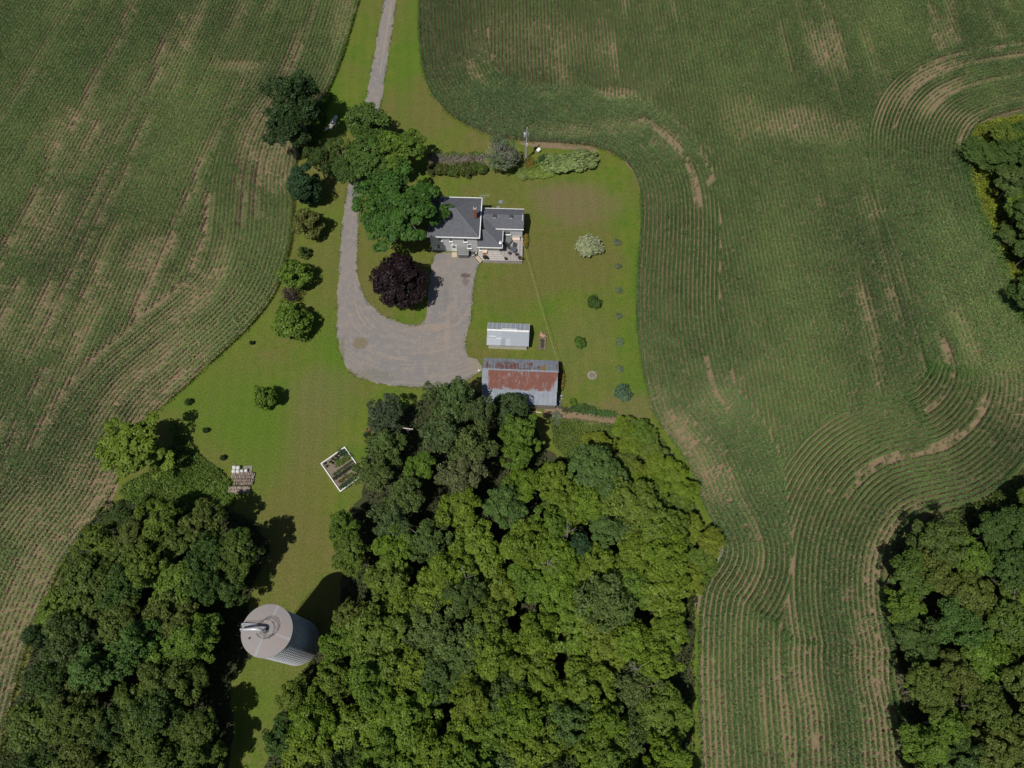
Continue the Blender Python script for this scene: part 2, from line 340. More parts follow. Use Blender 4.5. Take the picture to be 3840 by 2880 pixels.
SOILP = [[(1120, 300), (1180, 306), (1260, 312), (1300, 322), (1290, 328), (1230, 322), (1160, 318), (1120, 310)], [(1175, 880), (1215, 878), (1290, 888), (1345, 898), (1380, 912), (1400, 918), (1370, 920), (1290, 918), (1230, 906), (1180, 902)], [(1512, 1232), (1528, 1236), (1526, 1275), (1512, 1320), (1502, 1330), (1508, 1280)], [(232, 1060), (252, 1040), (258, 1052), (240, 1095), (226, 1108)]]
for i, p in enumerate(SOILP):
    s_ = sheet('bare_soil', ragged([D(*q) for q in p], .15, .5, seed=20 + i), .014, M['soil']); tag(s_, kind='structure', label=['bare soil strip between the flower bed and the corn', 'bare garden soil below the rusty barn', 'bare soil patch at the right edge of the big wood', 'bare soil strip at the left field edge'][i], cat='soil')

# ------------------------------------------------------------------ corn
def offset_rows(line, side, dmax, spacing, d0=.25):
    t = np.gradient(line, axis=0); t /= np.linalg.norm(t, axis=1)[:, None]; n = np.stack([-t[:, 1], t[:, 0]], 1) * side
    out = []
    for k in range(int((dmax - d0) / spacing) + 1):
        d = d0 + k * spacing; p = resample(line + n * d, .20)
        tt = np.gradient(p, axis=0); tt /= np.linalg.norm(tt, axis=1)[:, None] + 1e-9
        dd = dist_to(p, line[::2]); ok = (dd > d - .17) & visible(p)
        if ok.any(): out.append((p[ok], np.arctan2(tt[ok, 1], tt[ok, 0]), np.full(ok.sum(), d), np.arange(len(p))[ok] * .2))
    return [np.concatenate(z) for z in zip(*out)]
def straight_rows(ang, spacing, box_):
    dx, dy = math.cos(ang), math.sin(ang); nx, ny = -dy, dx
    k = np.arange(-330, 331) * spacing; s = np.arange(-260, 260, .20)
    K, S = np.meshgrid(k, s, indexing='ij'); S = S + rng.uniform(-.05, .05, S.shape)
    p = np.stack([K * nx + S * dx, 70 + K * ny + S * dy], -1).reshape(-1, 2); ok = visible(p)
    return p[ok], np.full(ok.sum(), ang), K.reshape(-1)[ok], S.reshape(-1)[ok]
SP = .79
def corn_mesh(name, p, ang, thin, tone):
    n = len(p); NL = 7
    hgt = rng.normal(1.0, .10, n) * (1.0 - .45 * thin)
    k = np.arange(NL)
    az = ang[:, None] + math.pi / 2 + (k % 2)[None] * math.pi + rng.normal(0, .50, (n, NL))
    hb = (.32 + .215 * k)[None] * hgt[:, None] * (1 + rng.normal(0, .06, (n, NL)))
    ln = np.array([.24, .28, .30, .30, .275, .24, .19])[None] * hgt[:, None] * (1 + rng.normal(0, .15, (n, NL)))
    up = np.array([.22, .25, .28, .30, .32, .34, .38])[None] * hgt[:, None]; wd = .070 * (1 + rng.normal(0, .2, (n, NL))) * np.array([1, 1.1, 1.2, 1.2, 1.1, 1., .8])[None]
    ca, sa = np.cos(az), np.sin(az); bx, by = p[:, 0:1], p[:, 1:2]
    m = .48; dro = rng.uniform(-.1, .5, (n, NL)) * ln
    V = np.empty((n, NL, 4, 3), np.float32)
    V[:, :, 0, 0] = bx; V[:, :, 0, 1] = by; V[:, :, 0, 2] = hb
    for s_, q in ((1, 1), (-1, 2)):
        V[:, :, q, 0] = bx + ca * ln * m - sa * wd * s_; V[:, :, q, 1] = by + sa * ln * m + ca * wd * s_; V[:, :, q, 2] = hb + up
    V[:, :, 3, 0] = bx + ca * ln; V[:, :, 3, 1] = by + sa * ln; V[:, :, 3, 2] = hb + up - dro
    base = (np.arange(n * NL) * 4)[:, None]; F = np.concatenate([base + [0, 2, 1], base + [1, 2, 3]])
    col = np.clip(np.repeat((tone[:, None] + rng.normal(0, .15, (n, NL)) + .05 * k[None]).reshape(-1), 4), 0, 1.3)
    return np_mesh(name, V.reshape(-1, 3), F, M['corn'], col)
M['corn'] = foliage_mat('corn_leaf', .25, use_obj=False, col=(.046, .128, .034), col2=(.145, .215, .062), rough=.45)
def rowset(parts): return [np.concatenate(z) for z in zip(*parts)]
def tracks(d, s, lst):
    r = np.zeros(len(d))
    for (c, w_, s0, s1, k) in lst:
        wob = (N3(s * .25, d * 0 + c) - .5) * .5
        r = np.maximum(r, k * (np.abs(d - c + wob) < w_ * .8) * np.clip((s - s0) / 4, 0, 1) * np.clip((s1 - s) / 4, 0, 1) * (N2(s * .5, d * 0 + c * 3) + .5 * (N1(s * 2.5, d * 3) - .5) > .16))
    return r
# right field
W1, W2 = 15.0, 19.5
outer = np.vstack([YB, RB[::-1], np.array([(190, 140), (190, 230), (-20, 230)])])
a = offset_rows(YB, 1, W1, SP); dR = dist_to(a[0], RB[::2]); ok = (a[2] < dR * .77) & inside(a[0], outer); a = [z[ok] for z in a]
b = offset_rows(RB, -1, W2, SP); dY = dist_to(b[0], YB[::2]); ok = (b[2] * .77 <= dY) & inside(b[0], outer); b = [z[ok] for z in b]
c = straight_rows(math.pi / 2 + R(.8), SP, None); ok = inside(c[0], outer); c = [z[ok] for z in c]
ok = (dist_to(c[0], YB[::3]) > W1) & (dist_to(c[0], RB[::3]) > W2); c = [z[ok] for z in c]
LY = len(YB) * .4
def s_of(line, dpt): return float(np.argmin(((line - np.array(D(*dpt))) ** 2).sum(1)) * .4)
ta = tracks(a[2], a[3], [(10.9, .75, s_of(YB, (1200, 311)), s_of(YB, (1384, 480)), 1), (14.0, .6, s_of(YB, (1340, 340)), s_of(YB, (1384, 440)), 1), (5.2, .5, s_of(YB, (1290, 320)), s_of(YB, (1350, 350)), .8), (11.5, .6, s_of(YB, (1384, 760)), s_of(YB, (1430, 930)), .8)])
tb = tracks(b[2], b[3], [(9.0, .55, 0, s_of(RB, (2086, 360)), 1), (14.6, .7, 0, s_of(RB, (2120, 480)), 1), (17.4, .55, 4, s_of(RB, (2086, 350)), .9), (9.2, .6, s_of(RB, (2220, 985)), s_of(RB, (1907, 1270)), 1), (15.6, .6, s_of(RB, (2235, 960)), s_of(RB, (1990, 1110)), 1)])
P_ = np.concatenate([a[0], b[0], c[0]]); A_ = np.concatenate([a[1], b[1], c[1]]); Dd = np.concatenate([a[2], b[2], c[2]]); Ss = np.concatenate([a[3], b[3], c[3]]); TR = np.concatenate([ta, tb, np.zeros(len(c[0]))])
def density(P_, Dd, Ss, TR, k0):
    big = N1(P_[:, 0] * .045 + 9, P_[:, 1] * .03 + 3) * .6 + N1(P_[:, 0] * .11, P_[:, 1] * .09) * .4
    streak = N2(np.floor(Dd / SP + .5) * .45 + 50, Ss * .05)
    patch = N3(P_[:, 0] * .5, P_[:, 1] * .5)
    thin = np.clip((big * .55 + streak * .45 - k0) * 4.5, 0, 1)
    drop = (rng.random(len(P_)) < thin * .45 * (patch > .3)) | (patch * .5 + streak * .3 + big * .2 > .84) | ((TR > .45) & (rng.random(len(P_)) < .82)) | (rng.random(len(P_)) < .03)
    tone = np.clip(.22 + .55 * (N1(P_[:, 0] * .06 + 70, P_[:, 1] * .05) - .42) + .35 * thin + .25 * (N2(P_[:, 0] * .4, P_[:, 1] * .4) - .5), .0, 1)
    return thin, ~drop, tone
def spots(P_, lst):
    r = np.zeros(len(P_))
    for (dx, dy, rx, ry, k) in lst:
        x, y = D(dx, dy); q = ((P_[:, 0] - x) / rx) ** 2 + ((P_[:, 1] - y) / ry) ** 2; r = np.maximum(r, k * np.clip(1.3 - q, 0, 1))
    return r
thin, keep, tone = density(P_, Dd, Ss, TR, .60)
sp = spots(P_, [(1720, 275, 9, 5, .8), (1800, 290, 6, 4, .6), (1910, 1560, 3.5, 16, .7), (1480, 980, 4, 7, .35), (1330, 210, 5, 2, .9), (1340, 280, 7, 2.5, .6), (1440, 310, 4, 4, .5), (1230, 290, 8, 2, .6), (1610, 260, 6, 7, .4), (1150, 100, 16, 10, .35), (2190, 860, 6, 7, .45), (1690, 1560, 1.2, 12, .7), (1520, 1550, 3, 14, .5)])
thin = np.maximum(thin, sp); keep &= rng.random(len(P_)) > sp * .32; tone = np.clip(tone + sp * .3, 0, 1)
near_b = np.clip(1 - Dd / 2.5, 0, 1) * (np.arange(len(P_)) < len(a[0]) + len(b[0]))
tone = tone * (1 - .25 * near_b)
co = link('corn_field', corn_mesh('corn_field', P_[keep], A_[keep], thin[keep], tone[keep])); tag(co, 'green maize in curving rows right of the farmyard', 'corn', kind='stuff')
nR = keep.sum()
# left field
d1 = np.array(D(590, 120)); d2 = np.array(D(465, 430)); angL = math.atan2(d1[1] - d2[1], d1[0] - d2[0])
WL = 17.0; leftpoly = np.vstack([LB, np.array([(-170, -40), (-220, 80), (-220, 200)])])
a = offset_rows(LB, -1, WL, SP, .25); ok = inside(a[0], leftpoly); a = [z[ok] for z in a]
# the headland only turns along the lower part; further up the rows already run beside the lane
c = straight_rows(angL, SP, None); ok = inside(c[0], leftpoly); c = [z[ok] for z in c]; ok = dist_to(c[0], LB[::3]) > WL; c = [z[ok] for z in c]
ta = tracks(a[2], a[3], [(16.4, .75, s_of(LB, (640, 420)), s_of(LB, (256, 1040)), .9), (.3, .5, s_of(LB, (480, 770)), s_of(LB, (256, 1040)), .8), (7.2, .5, s_of(LB, (690, 240)), s_of(LB, (633, 510)), .8), (9.6, .7, s_of(LB, (790, -40)), s_of(LB, (633, 530)), .95), (11.4, .5, s_of(LB, (762, 60)), s_of(LB, (635, 450)), .8)])
P_ = np.concatenate([a[0], c[0]]); A_ = np.concatenate([a[1], c[1]]); Dd = np.concatenate([a[2], c[2]]); Ss = np.concatenate([a[3], c[3]])
tc = np.zeros(len(c[0]))
for (dx, dy, wd, L) in [(560, 330, .9, 30), (520, 360, .7, 26), (440, 380, .6, 20), (250, 330, 1.0, 40), (130, 330, .9, 45), (350, 560, .7, 24), (180, 560, .9, 40), (40, 620, .9, 40), (90, 120, .8, 50), (60, 900, .9, 30)]:
    q = np.array(D(dx, dy)); r_ = c[0] - q; al = r_ @ np.array([math.cos(angL), math.sin(angL)]); ac = r_ @ np.array([-math.sin(angL), math.cos(angL)])
    tc = np.maximum(tc, (np.abs(ac + (N3(al * .1, al * 0 + dx) - .5) * 1.2) < wd * .8) * (np.abs(al) < L) * (N2(al * .3, ac * .9 + dx) > .36) * (rng.random(len(al)) < .85))
TR = np.concatenate([ta, tc])
thin, keep, tone = density(P_, Dd, Ss, TR, .505)
sp = spots(P_, [(520, 150, 6, 2, .9), (600, 360, 4, 8, .8), (560, 300, 5, 9, .5), (180, 300, 8, 12, .4), (100, 480, 5, 10, .5), (60, 700, 8, 8, .4), (330, 640, 8, 4, .4), (80, 1120, 6, 5, .5), (60, 1330, 5, 14, .75), (180, 1060, 5, 6, .5), (20, 1480, 4, 12, .7), (740, 50, 3, 9, .5)])
thin = np.maximum(thin, sp); keep &= rng.random(len(P_)) > sp * .32
tone = np.clip(tone + sp * .25, 0, 1)
co2 = link('corn_field', corn_mesh('corn_field', P_[keep], A_[keep], thin[keep], tone[keep])); tag(co2, 'maize with bare brown streaks left of the driveway', 'corn', kind='stuff')
print('corn plants', nR, keep.sum())

# ------------------------------------------------------------------ plants: crown and trunk prototypes
def leaves(pos, nrm, size, g, aspect=.62, fold=.18):
    n = len(pos); a = g.normal(0, 1, (n, 3)); a -= nrm * (a * nrm).sum(1)[:, None]; a /= np.linalg.norm(a, axis=1)[:, None] + 1e-9
    b = np.cross(nrm, a); s = size[:, None]
    V = np.stack([pos - a * s, pos - b * s * aspect + nrm * s * fold, pos + a * s, pos + b * s * aspect + nrm * s * fold], 1).reshape(-1, 3)
    return V, (np.arange(n) * 4)[:, None] + np.arange(4)[None]
def unit(g, n):
    v = g.normal(0, 1, (n, 3)); return v / np.linalg.norm(v, axis=1)[:, None]
def crown(name, Rr, cz, vr, ncl, cr, nleaf, lsz, seed, low=-.45, lobes=5, amp=.22, jitter=.55, taper=0.0, up=.0, inner=.35, nl=0):
    g = np.random.default_rng(seed)
    if nl:                                       # a crown of several leading boughs, each its own uneven dome
        a_ = np.arange(nl) * 2.4 + g.uniform(0, 6); rr = np.sqrt((np.arange(nl) + .35) / nl) * .72
        lc = np.stack([np.cos(a_) * rr * Rr, np.sin(a_) * rr * Rr, (.40 - rr * .75 + g.uniform(-.42, .36, nl)) * vr], 1); lr = Rr * g.uniform(.27, .45, nl)
        li = g.integers(0, nl, ncl); d = unit(g, ncl * 4); d = d[d[:, 2] > low][:ncl]
        c = lc[li] + d * (lr[li] * np.where(g.random(ncl) < inner, g.uniform(.3, .7, ncl), g.uniform(.8, 1.08, ncl)))[:, None] * np.array([1, 1, .95])
        c[:, 2] = np.clip(c[:, 2], -vr, vr * 1.1)
    else:
        d = unit(g, ncl * 4); d = d[d[:, 2] > low][:ncl]
        L = unit(g, lobes); A = g.uniform(.4, 1, lobes)
        rad = 1 - amp * .6 + amp * (np.clip(d @ L.T, 0, 1) ** 3 * A).sum(1)
        fr = np.where(g.random(len(d)) < inner, g.uniform(.25, .7, len(d)), g.uniform(.78, 1.0, len(d))) * rad
        c = d * fr[:, None] * np.array([Rr - cr * .6, Rr - cr * .6, vr - cr * .5])
    if taper: c[:, :2] *= np.clip(1 - taper * np.clip(c[:, 2:3] / vr, -.3, 1), .1, 2)
    k = g.integers(0, len(d), nleaf); crk = cr * g.uniform(.55, 1.35, len(d))[k]
    e = unit(g, nleaf); e[:, 2] = e[:, 2] * .85 + .15
    pos = c[k] + e * (crk * g.uniform(.45, 1.05, nleaf) ** .5)[:, None] * np.array([1, 1, .8 + up])
    outw = c[k] / (np.linalg.norm(c[k], axis=1)[:, None] + 1e-6)
    nr = e * .6 + outw * .2 + np.array([0, 0, .62]) + g.normal(0, jitter * .85, (nleaf, 3)); nr /= np.linalg.norm(nr, axis=1)[:, None]
    pos[:, 2] += cz; pos[:, 2] = np.maximum(pos[:, 2], .06)
    V, F = leaves(pos, nr, lsz * g.uniform(.6, 1.4, nleaf), g)
    cl = g.normal(.45, .16, len(d))[k] + g.normal(0, .2, nleaf)
    return np_mesh(name, V, F, M['leaf'], np.repeat(np.clip(cl, 0, 1), 4)), c
def trunk(name, H, Rr, cz, r0, c, g, nlimb=7, mat='bark', reach=.8):
    m = MB(); top = cz * 1.15
    m.tube([(0, 0, -.1), (.05 * r0, 0, H * .15), (.3 * r0, .1, cz * .7), (.1, -.1, top)], [r0 * 1.25, r0, r0 * .8, r0 * .3], 7)
    idx = g.choice(len(c), min(nlimb, len(c)), replace=False)
    for i in idx:
        e = Vector(c[i]) * reach + Vector((0, 0, cz)); s = Vector((.1, 0, min(cz * g.uniform(.45, .9), e.z * .85)))
        mid = s.lerp(e, .5) + Vector((0, 0, .25 * (e - s).length * .4)); m.tube([s, mid, e], [r0 * .45, r0 * .3, r0 * .1], 5)
    return m.mesh(name, M[mat])
PROTO = {}
def proto(key, H, Rr, cz, vr, ncl, cr, nleaf, lsz, seed, r0=.2, nlimb=7, reach=.8, **kw):
    cm, c = crown('crown', Rr, cz, vr, ncl, cr, nleaf, lsz, seed, **kw)
    PROTO[key] = (H, Rr, cz, cm, trunk('trunk', H, Rr, cz, r0, c, np.random.default_rng(seed + 99), nlimb, reach=reach))
for i in range(7): proto('broad%d' % i, 11, 4.0, 7.0, 3.4, 150, .60, 15000, .165, 100 + i, .20, 10, 1.0, inner=.12, nl=8 + i % 4, low=-.25)
for i in range(4): proto('poplar%d' % i, 14, 4.2, 8.6, 4.8, 210, .50, 15000, .14, 200 + i, .22, 14, 1.05, jitter=.9, up=.6, inner=.3, nl=8 + i, low=-.6)
proto('maple', 13, 6.0, 7.8, 4.9, 170, .85, 32000, .19, 300, .32, 10, .9, inner=.1, nl=16, low=-.3)
proto('purple', 9, 4.3, 5.0, 4.0, 90, 1.0, 17000, .19, 310, .22, 6, .8, amp=.16, lobes=6, inner=.25)
proto('scraggly', 10, 4.5, 6.2, 3.8, 46, .95, 7500, .19, 320, .26, 26, 1.12, amp=.4, lobes=5, jitter=.8)
for i in range(3): proto('round%d' % i, 4.6, 2.3, 2.5, 2.2, 55, .62, 6500, .15, 400 + i, .10, 5, .8, low=-.95, amp=.18)
for i in range(3): proto('shrub%d' % i, 1.6, 1.3, .75, .85, 40, .36, 2600, .115, 500 + i, .04, 6, .85, low=-.5, amp=.14)
proto('vine', 9, 3.2, 5.0, 4.2, 90, .75, 10000, .18, 520, .18, 6, .85, low=-.9, amp=.2, taper=.2)
for i in range(2): proto('spruce%d' % i, 2.6, 1.2, 1.0, 1.35, 70, .22, 3600, .085, 600 + i, .05, 8, .9, low=-.6, amp=.06, taper=.62, inner=.5)
proto('oval', 7.5, 2.6, 4.2, 3.6, 80, .75, 10500, .16, 620, .16, 5, .8, low=-.9, amp=.14)
proto('dead', 3.0, 2.2, 1.6, 1.4, 60, .5, 1500, .10, 640, .10, 55, 1.15, low=-.8, amp=.3)
proto('hedge', 2.4, 1.7, 1.2, 1.2, 50, .45, 3600, .12, 660, .06, 8, .85, low=-.9, amp=.15)

def tree(key, dx, dy, r, H, col, label, cat='tree', name='tree', group=None, rz=None, zf=.62, sq=1.0):
    """crown seen at 2212-wide pixel dx, dy with radius r pixels"""
    Hp, Rp, cz, cm, tm = PROTO[key]; z = H * cz / Hp
    x, y = D(dx, dy, z); rm = r * mpp(x, y, z)
    return tree_at(key, x, y, rm, H, col, label, cat, name, group, rz, sq)
def tree_at(key, x, y, rm, H, col, label, cat='tree', name='tree', group=None, rz=None, sq=1.0):
    Hp, Rp, cz, cm, tm = PROTO[key]
    e = empty(name, (x, y, .016), random.uniform(0, 6.28) if rz is None else rz); e.scale = (rm / Rp, rm / Rp * sq, H / Hp)
    tag(e, label, cat, group)
    o = link('crown', cm, e); j = random.uniform(.9, 1.1); o.color = (col[0]*j, col[1]*random.uniform(.95, 1.05), col[2]*j, 1)
    link('trunk', tm, e); return e
YG = (.124, .190, .017); MG = (.108, .170, .020); DG = (.062, .110, .022); BG = (.078, .142, .030); OG = (.100, .148, .036); DK = (.034, .066, .018); LG = (.100, .178, .020)
PU = (.017, .008, .010)

# ------------------------------------------------------------------ trees that stand on their own
tree('poplar0', 634, 205, 76, 16, DK, 'tall dark feathery tree at the edge of the left field', name='poplar_tree')
tree('poplar1', 622, 280, 58, 12, DK, 'dark feathery tree just below the tallest field edge tree', name='poplar_tree')
tree('poplar2', 690, 345, 34, 9, DG, 'slim dark tree between the field edge trees and the driveway', name='poplar_tree')
tree('oval', 660, 402, 36, 9, (.032, .072, .026), 'dense blue-green oval tree at the field edge left of the driveway', name='oval_tree')
tree('round0', 664, 484, 36, 6.5, (.105, .132, .026), 'yellowish bushy tree below the dense oval tree', name='round_tree')
tree('spruce0', 657, 545, 14, 3.2, DG, 'small dark evergreen left of the driveway', name='evergreen_shrub')
tree('round1', 642, 595, 36, 5.5, MG, 'round green tree with a purple bush below it', name='round_tree')
tree('dead', 626, 638, 20, 3.5, (.05, .030, .034), 'small purple-leaved bush between two round green trees', 'bush', 'purple_bush')
tree('round2', 632, 695, 46, 6.0, MG, 'widest round tree left of the gravel turning circle', name='round_tree')
tree('round0', 577, 858, 28, 5.0, MG, 'lone young green tree in the middle of the lower lawn', name='young_tree')
for i, (dx, dy, r, s) in enumerate([(409, 869, 9, 'largest of the four dark shrubs along the lower lawn'), (446, 929, 7, 'dark shrub between the largest shrub and the woodpile'), (483, 989, 7, 'dark shrub nearest to the woodpile'), (545, 741, 5, 'tiny dark shrub near the corn, highest on the lower lawn')]):
    tree('shrub%d' % (i % 3), dx, dy, r, 1.0, DK, s, 'shrub', 'small_shrub', 'dark shrubs on the lower lawn')
tree('scraggly', 800, 262, 60, 10, (.078, .146, .024), 'scraggly tree with bare grey branches over the driveway', name='scraggly_tree')
tree('scraggly', 745, 350, 40, 9, DG, 'half-bare tree left of the driveway beside the scraggly tree', name='scraggly_tree', rz=2.0)
tree('broad1', 800, 345, 54, 11, (.070, .140, .022), 'broad green tree hanging over the driveway above the maple', name='broadleaf_tree')
tree('broad3', 862, 322, 54, 11, MG, 'green tree between the driveway and the twiggy hedge', name='broadleaf_tree')
tree('broad0', 760, 375, 38, 8, DG, 'low dark green tree at the left edge of the shaded driveway', name='broadleaf_tree')
tree('maple', 864, 450, 96, 14, (.058, .122, .020), 'huge green maple shading the left side of the house', name='maple_tree', rz=.3, sq=1.1)
tree('purple', 868, 612, 60, 9.5, PU, 'dark purple maple on the lawn island inside the driveway loop', name='purple_maple')
tree('broad2', 290, 962, 74, 9.5, YG, 'yellow-green tree alone at the edge of the left field', name='broadleaf_tree')

# yard shrubs
tree('shrub0', 1274, 533, 31, 2.3, (.28, .30, .17), 'pale variegated round shrub on the lawn right of the house', 'shrub', 'variegated_shrub')
tree('shrub1', 1285, 652, 16, 2.2, (.065, .115, .020), 'bright green round bush halfway down the right lawn', 'bush', 'round_bush')
tree('shrub2', 1254, 740, 15, 1.8, (.075, .150, .020), 'bright green round bush level with the metal roofed shed', 'bush', 'round_bush')
for dx, dy, r, s in [(1335, 523, 9, 'first, topmost spruce seedling of the row beside the corn'), (1337, 575, 8, 'second spruce seedling from the top of the row beside the corn'), (1338, 627, 8, 'third spruce seedling from the top of the row beside the corn'), (1338, 682, 8, 'fourth spruce seedling from the top of the row beside the corn'), (1340, 738, 10, 'fifth spruce seedling from the top of the row beside the corn'), (1340, 797, 9, 'sixth spruce seedling of the row, next above the big blue spruce')]:
    tree('shrub%d' % (dy % 3), dx, dy, r, .7, (.130, .180, .095), s, 'seedling', 'spruce_seedling', 'spruce seedlings along the corn')
tree('shrub1', 1348, 848, 20, 1.9, (.080, .145, .075), 'big blue-green spruce bush at the lower end of the seedling row', 'spruce', 'spruce_bush')
tree('shrub1', 1240, 869, 9, .8, MG, 'small green shrub between the barn and the vegetable rows', 'shrub', 'small_shrub')
tree('shrub2', 1262, 876, 6, .7, DG, 'tiny dark shrub above the vegetable rows', 'shrub', 'small_shrub')

# hedge, flower bed by the pole
hx0, hy0 = D(930, 384); hx1, hy1 = D(1048, 378)
he = empty('hedge', ((hx0 + hx1) / 2, (hy0 + hy1) / 2 + 1.2, .016)); tag(he, 'long green hedge with a bare twiggy grey back', 'hedge')
n = 9
for i in range(n):
    for k, (oy, h_, cc) in enumerate([(-.25, 2.1, (.082, .118, .024)), (3.7, 1.2, (.095, .145, .024))]):
        o = link('foliage', PROTO['hedge'][3], he); o.location = ((i - (n - 1) / 2) * (hx1 - hx0) / n, oy + random.uniform(-.4, .4), 0); o.scale = (random.uniform(.55, .85), (1.0 if k == 0 else .5) * random.uniform(.75, 1.2), h_ / 2.4 * random.uniform(.75, 1.2)); o.rotation_euler = (0, 0, random.choice((0, math.pi))); o.color = (*[x * random.uniform(.85, 1.15) for x in cc], 1)
tw = MB()
for i in range(900):
    x = random.uniform(-.5, .5) * (hx1 - hx0); y = random.uniform(1.0, 3.5); z = random.uniform(.2, 1.0); p0 = Vector((x, y, z)); dv = Vector((random.gauss(0, .35), random.gauss(0, .35), random.uniform(.3, .9)))
    tw.tube([p0, p0 + dv * .5 + Vector((random.gauss(0, .06), random.gauss(0, .06), 0)), p0 + dv], [.03, .022, .008], 3, False)
M['twig'] = pmat('grey_twigs', (.31, .26, .25), (.22, .185, .17), 3, .9)
tw.build('bare_twigs', M['twig'], he)
e = tree('scraggly', 1086, 338, 42, 5.5, (.100, .140, .070), 'grey-green bushy tree with bare tangled branches by the utility pole', 'tree', 'tangled_tree')
tw = MB()
for i in range(150):
    a_ = random.uniform(0, 6.28); ph = random.uniform(.1, 1.4); q = Vector((math.cos(a_) * math.cos(ph) * 4.3, math.sin(a_) * math.cos(ph) * 4.3, 6.2 + math.sin(ph) * 3.7)); q2 = q + Vector((random.gauss(0, .8), random.gauss(0, .8), random.gauss(.2, .4)))
    tw.tube([q * .86, q, q2], [.05, .035, .012], 3, False)
o = tw.build('bare_branches', M['twig'], e)
tree('shrub0', 1214, 352, 42, 2.2, (.185, .245, .080), 'left half of the long pale variegated shrub mass by the corn', 'shrub', 'variegated_shrub', sq=.75, rz=.1)
tree('shrub2', 1258, 346, 44, 2.4, (.190, .240, .082), 'right half of the long pale variegated shrub mass by the corn', 'shrub', 'variegated_shrub', sq=.7, rz=.2)
tree('shrub1', 1165, 371, 34, .8, (.185, .260, .050), 'low pale yellow hosta bed in front of the utility pole', 'plant', 'hosta_bed', rz=0, sq=.6)
tree('shrub2', 1132, 374, 20, .7, (.180, .230, .060), 'pale yellow plants next to the tangled tree', 'plant', 'hosta_bed')
tree('shrub0', 1178, 343, 14, 1.4, (.05, .10, .03), 'dark green bush between the pole and the pale shrubs', 'bush', 'round_bush')
def flowers(name, pts, n, spread, h, cols, label, lsz=.09, cat='flowers'):
    g = np.random.default_rng(int(abs(pts[0][0]) * 10) % 1000); line = resample(np.array(pts, float), .1)
    e = empty(name, (line[:, 0].mean(), line[:, 1].mean(), .016)); tag(e, label, cat)
    for k, (nm, col, fr, zz, sz) in enumerate(cols):
        q = line[g.integers(0, len(line), int(n * fr))] + g.normal(0, spread, (int(n * fr), 2)); pos = np.column_stack([q - line.mean(0), h * zz * g.uniform(.6, 1.1, len(q))])
        nr = np.array([0, 0, 1]) + g.normal(0, .5, (len(q), 3)); nr /= np.linalg.norm(nr, axis=1)[:, None]
        V, F = leaves(pos, nr, lsz * sz * g.uniform(.7, 1.3, len(q)), g); o = link(nm, np_mesh(nm, V, F, M['leaf'], np.repeat(g.random(len(q)), 4)), e); o.color = c4(col)
    return e
ORA = (.40, .14, .03); YEL = (.38, .28, .05); GRN = (.085, .13, .02)
flowers('daylilies', [D(1137, 348), D(1150, 356), D(1140, 366)], 900, .5, .8, [('foliage', GRN, .75, .8, 1.4), ('blossom', ORA, .25, 1.0, .8)], 'orange daylilies round the foot of the utility pole')

# ------------------------------------------------------------------ the woods
def fill(polyd, zref, rmin, rmax, seed, fixed=(), n_try=4000):
    g = np.random.default_rng(seed); poly = np.array([D(px, py, zref) for px, py in polyd]); lo, hi = poly.min(0), poly.max(0); out = list(fixed)
    for _ in range(n_try):
        p = g.uniform(lo, hi); r = g.uniform(rmin, rmax)
        if not inside(p[None], poly)[0]: continue
        if all(math.hypot(p[0] - q[0], p[1] - q[1]) > (r + q[2]) * .57 for q in out): out.append((p[0], p[1], r))
    return out[len(fixed):]
ORD = ['first', 'second', 'third', 'fourth', 'fifth', 'sixth', 'seventh', 'eighth', 'ninth', 'tenth', 'eleventh', 'twelfth']
def plant(lst, seed, pal, hr, names, wood, bands, group):
    g = np.random.default_rng(seed); rec = []
    for (x, y, r) in lst:
        k = int(g.choice(len(pal), p=[q[1] for q in pal])); kind = pal[k][2]; key = kind + str(int(g.integers(0, 7 if kind == 'broad' else 4)))
        e = tree_at(key, x, y, r, g.uniform(*hr) * (1.0 if kind == 'broad' else 1.12), pal[k][0], 'tree', name='broadleaf_tree' if kind == 'broad' else 'poplar_tree', group=group); rec.append((y, x, k, e))
    rec.sort(key=lambda q: -q[0]); nb = len(bands); per = math.ceil(len(rec) / nb)
    for b_ in range(nb):
        for k in range(len(pal)):
            row = sorted([q for q in rec[b_*per:(b_+1)*per] if q[2] == k], key=lambda q: q[1])
            for i_, q in enumerate(row):
                q[3]['label'] = ('%s tree, %s from left, %s of %s' % (names[k], ORD[i_], bands[b_].replace('in the ', ''), wood)) if len(row) > 1 else ('only %s tree standing in the %s of %s' % (names[k], bands[b_].replace('in the ', ''), wood))
fixed = []
def wt(key, dx, dy, r, H, col, label, name='broadleaf_tree', **kw):
    e = tree(key, dx, dy, r, H, col, label, name=name, **kw); Hp = PROTO[key]; z = H * Hp[2] / Hp[0]; fixed.append((e.location.x, e.location.y, r * mpp(e.location.x, e.location.y, z))); return e
wt('poplar2', 834, 895, 46, 8, (.060, .088, .042), 'dark grey-green willow nearest to the gravel turning circle', 'willow_tree')
wt('poplar0', 836, 965, 46, 11, OG, 'olive tree beside the wooden T-shaped post', 'poplar_tree')
wt('poplar1', 806, 1020, 48, 11, OG, 'olive tree overhanging the corner of the white framed garden', 'poplar_tree')
wt('poplar0', 985, 862, 56, 15, (.098, .148, .046), 'tall poplar whose crown covers the left end of the rusty barn', 'poplar_tree')
wt('poplar2', 938, 858, 28, 12, (.100, .152, .046), 'slim poplar standing at the edge of the gravel above the wood', 'poplar_tree')
wt('poplar1', 1040, 890, 36, 14, (.094, .146, .044), 'poplar in front of the rusty barn between the tall poplar and the vine tree', 'poplar_tree')
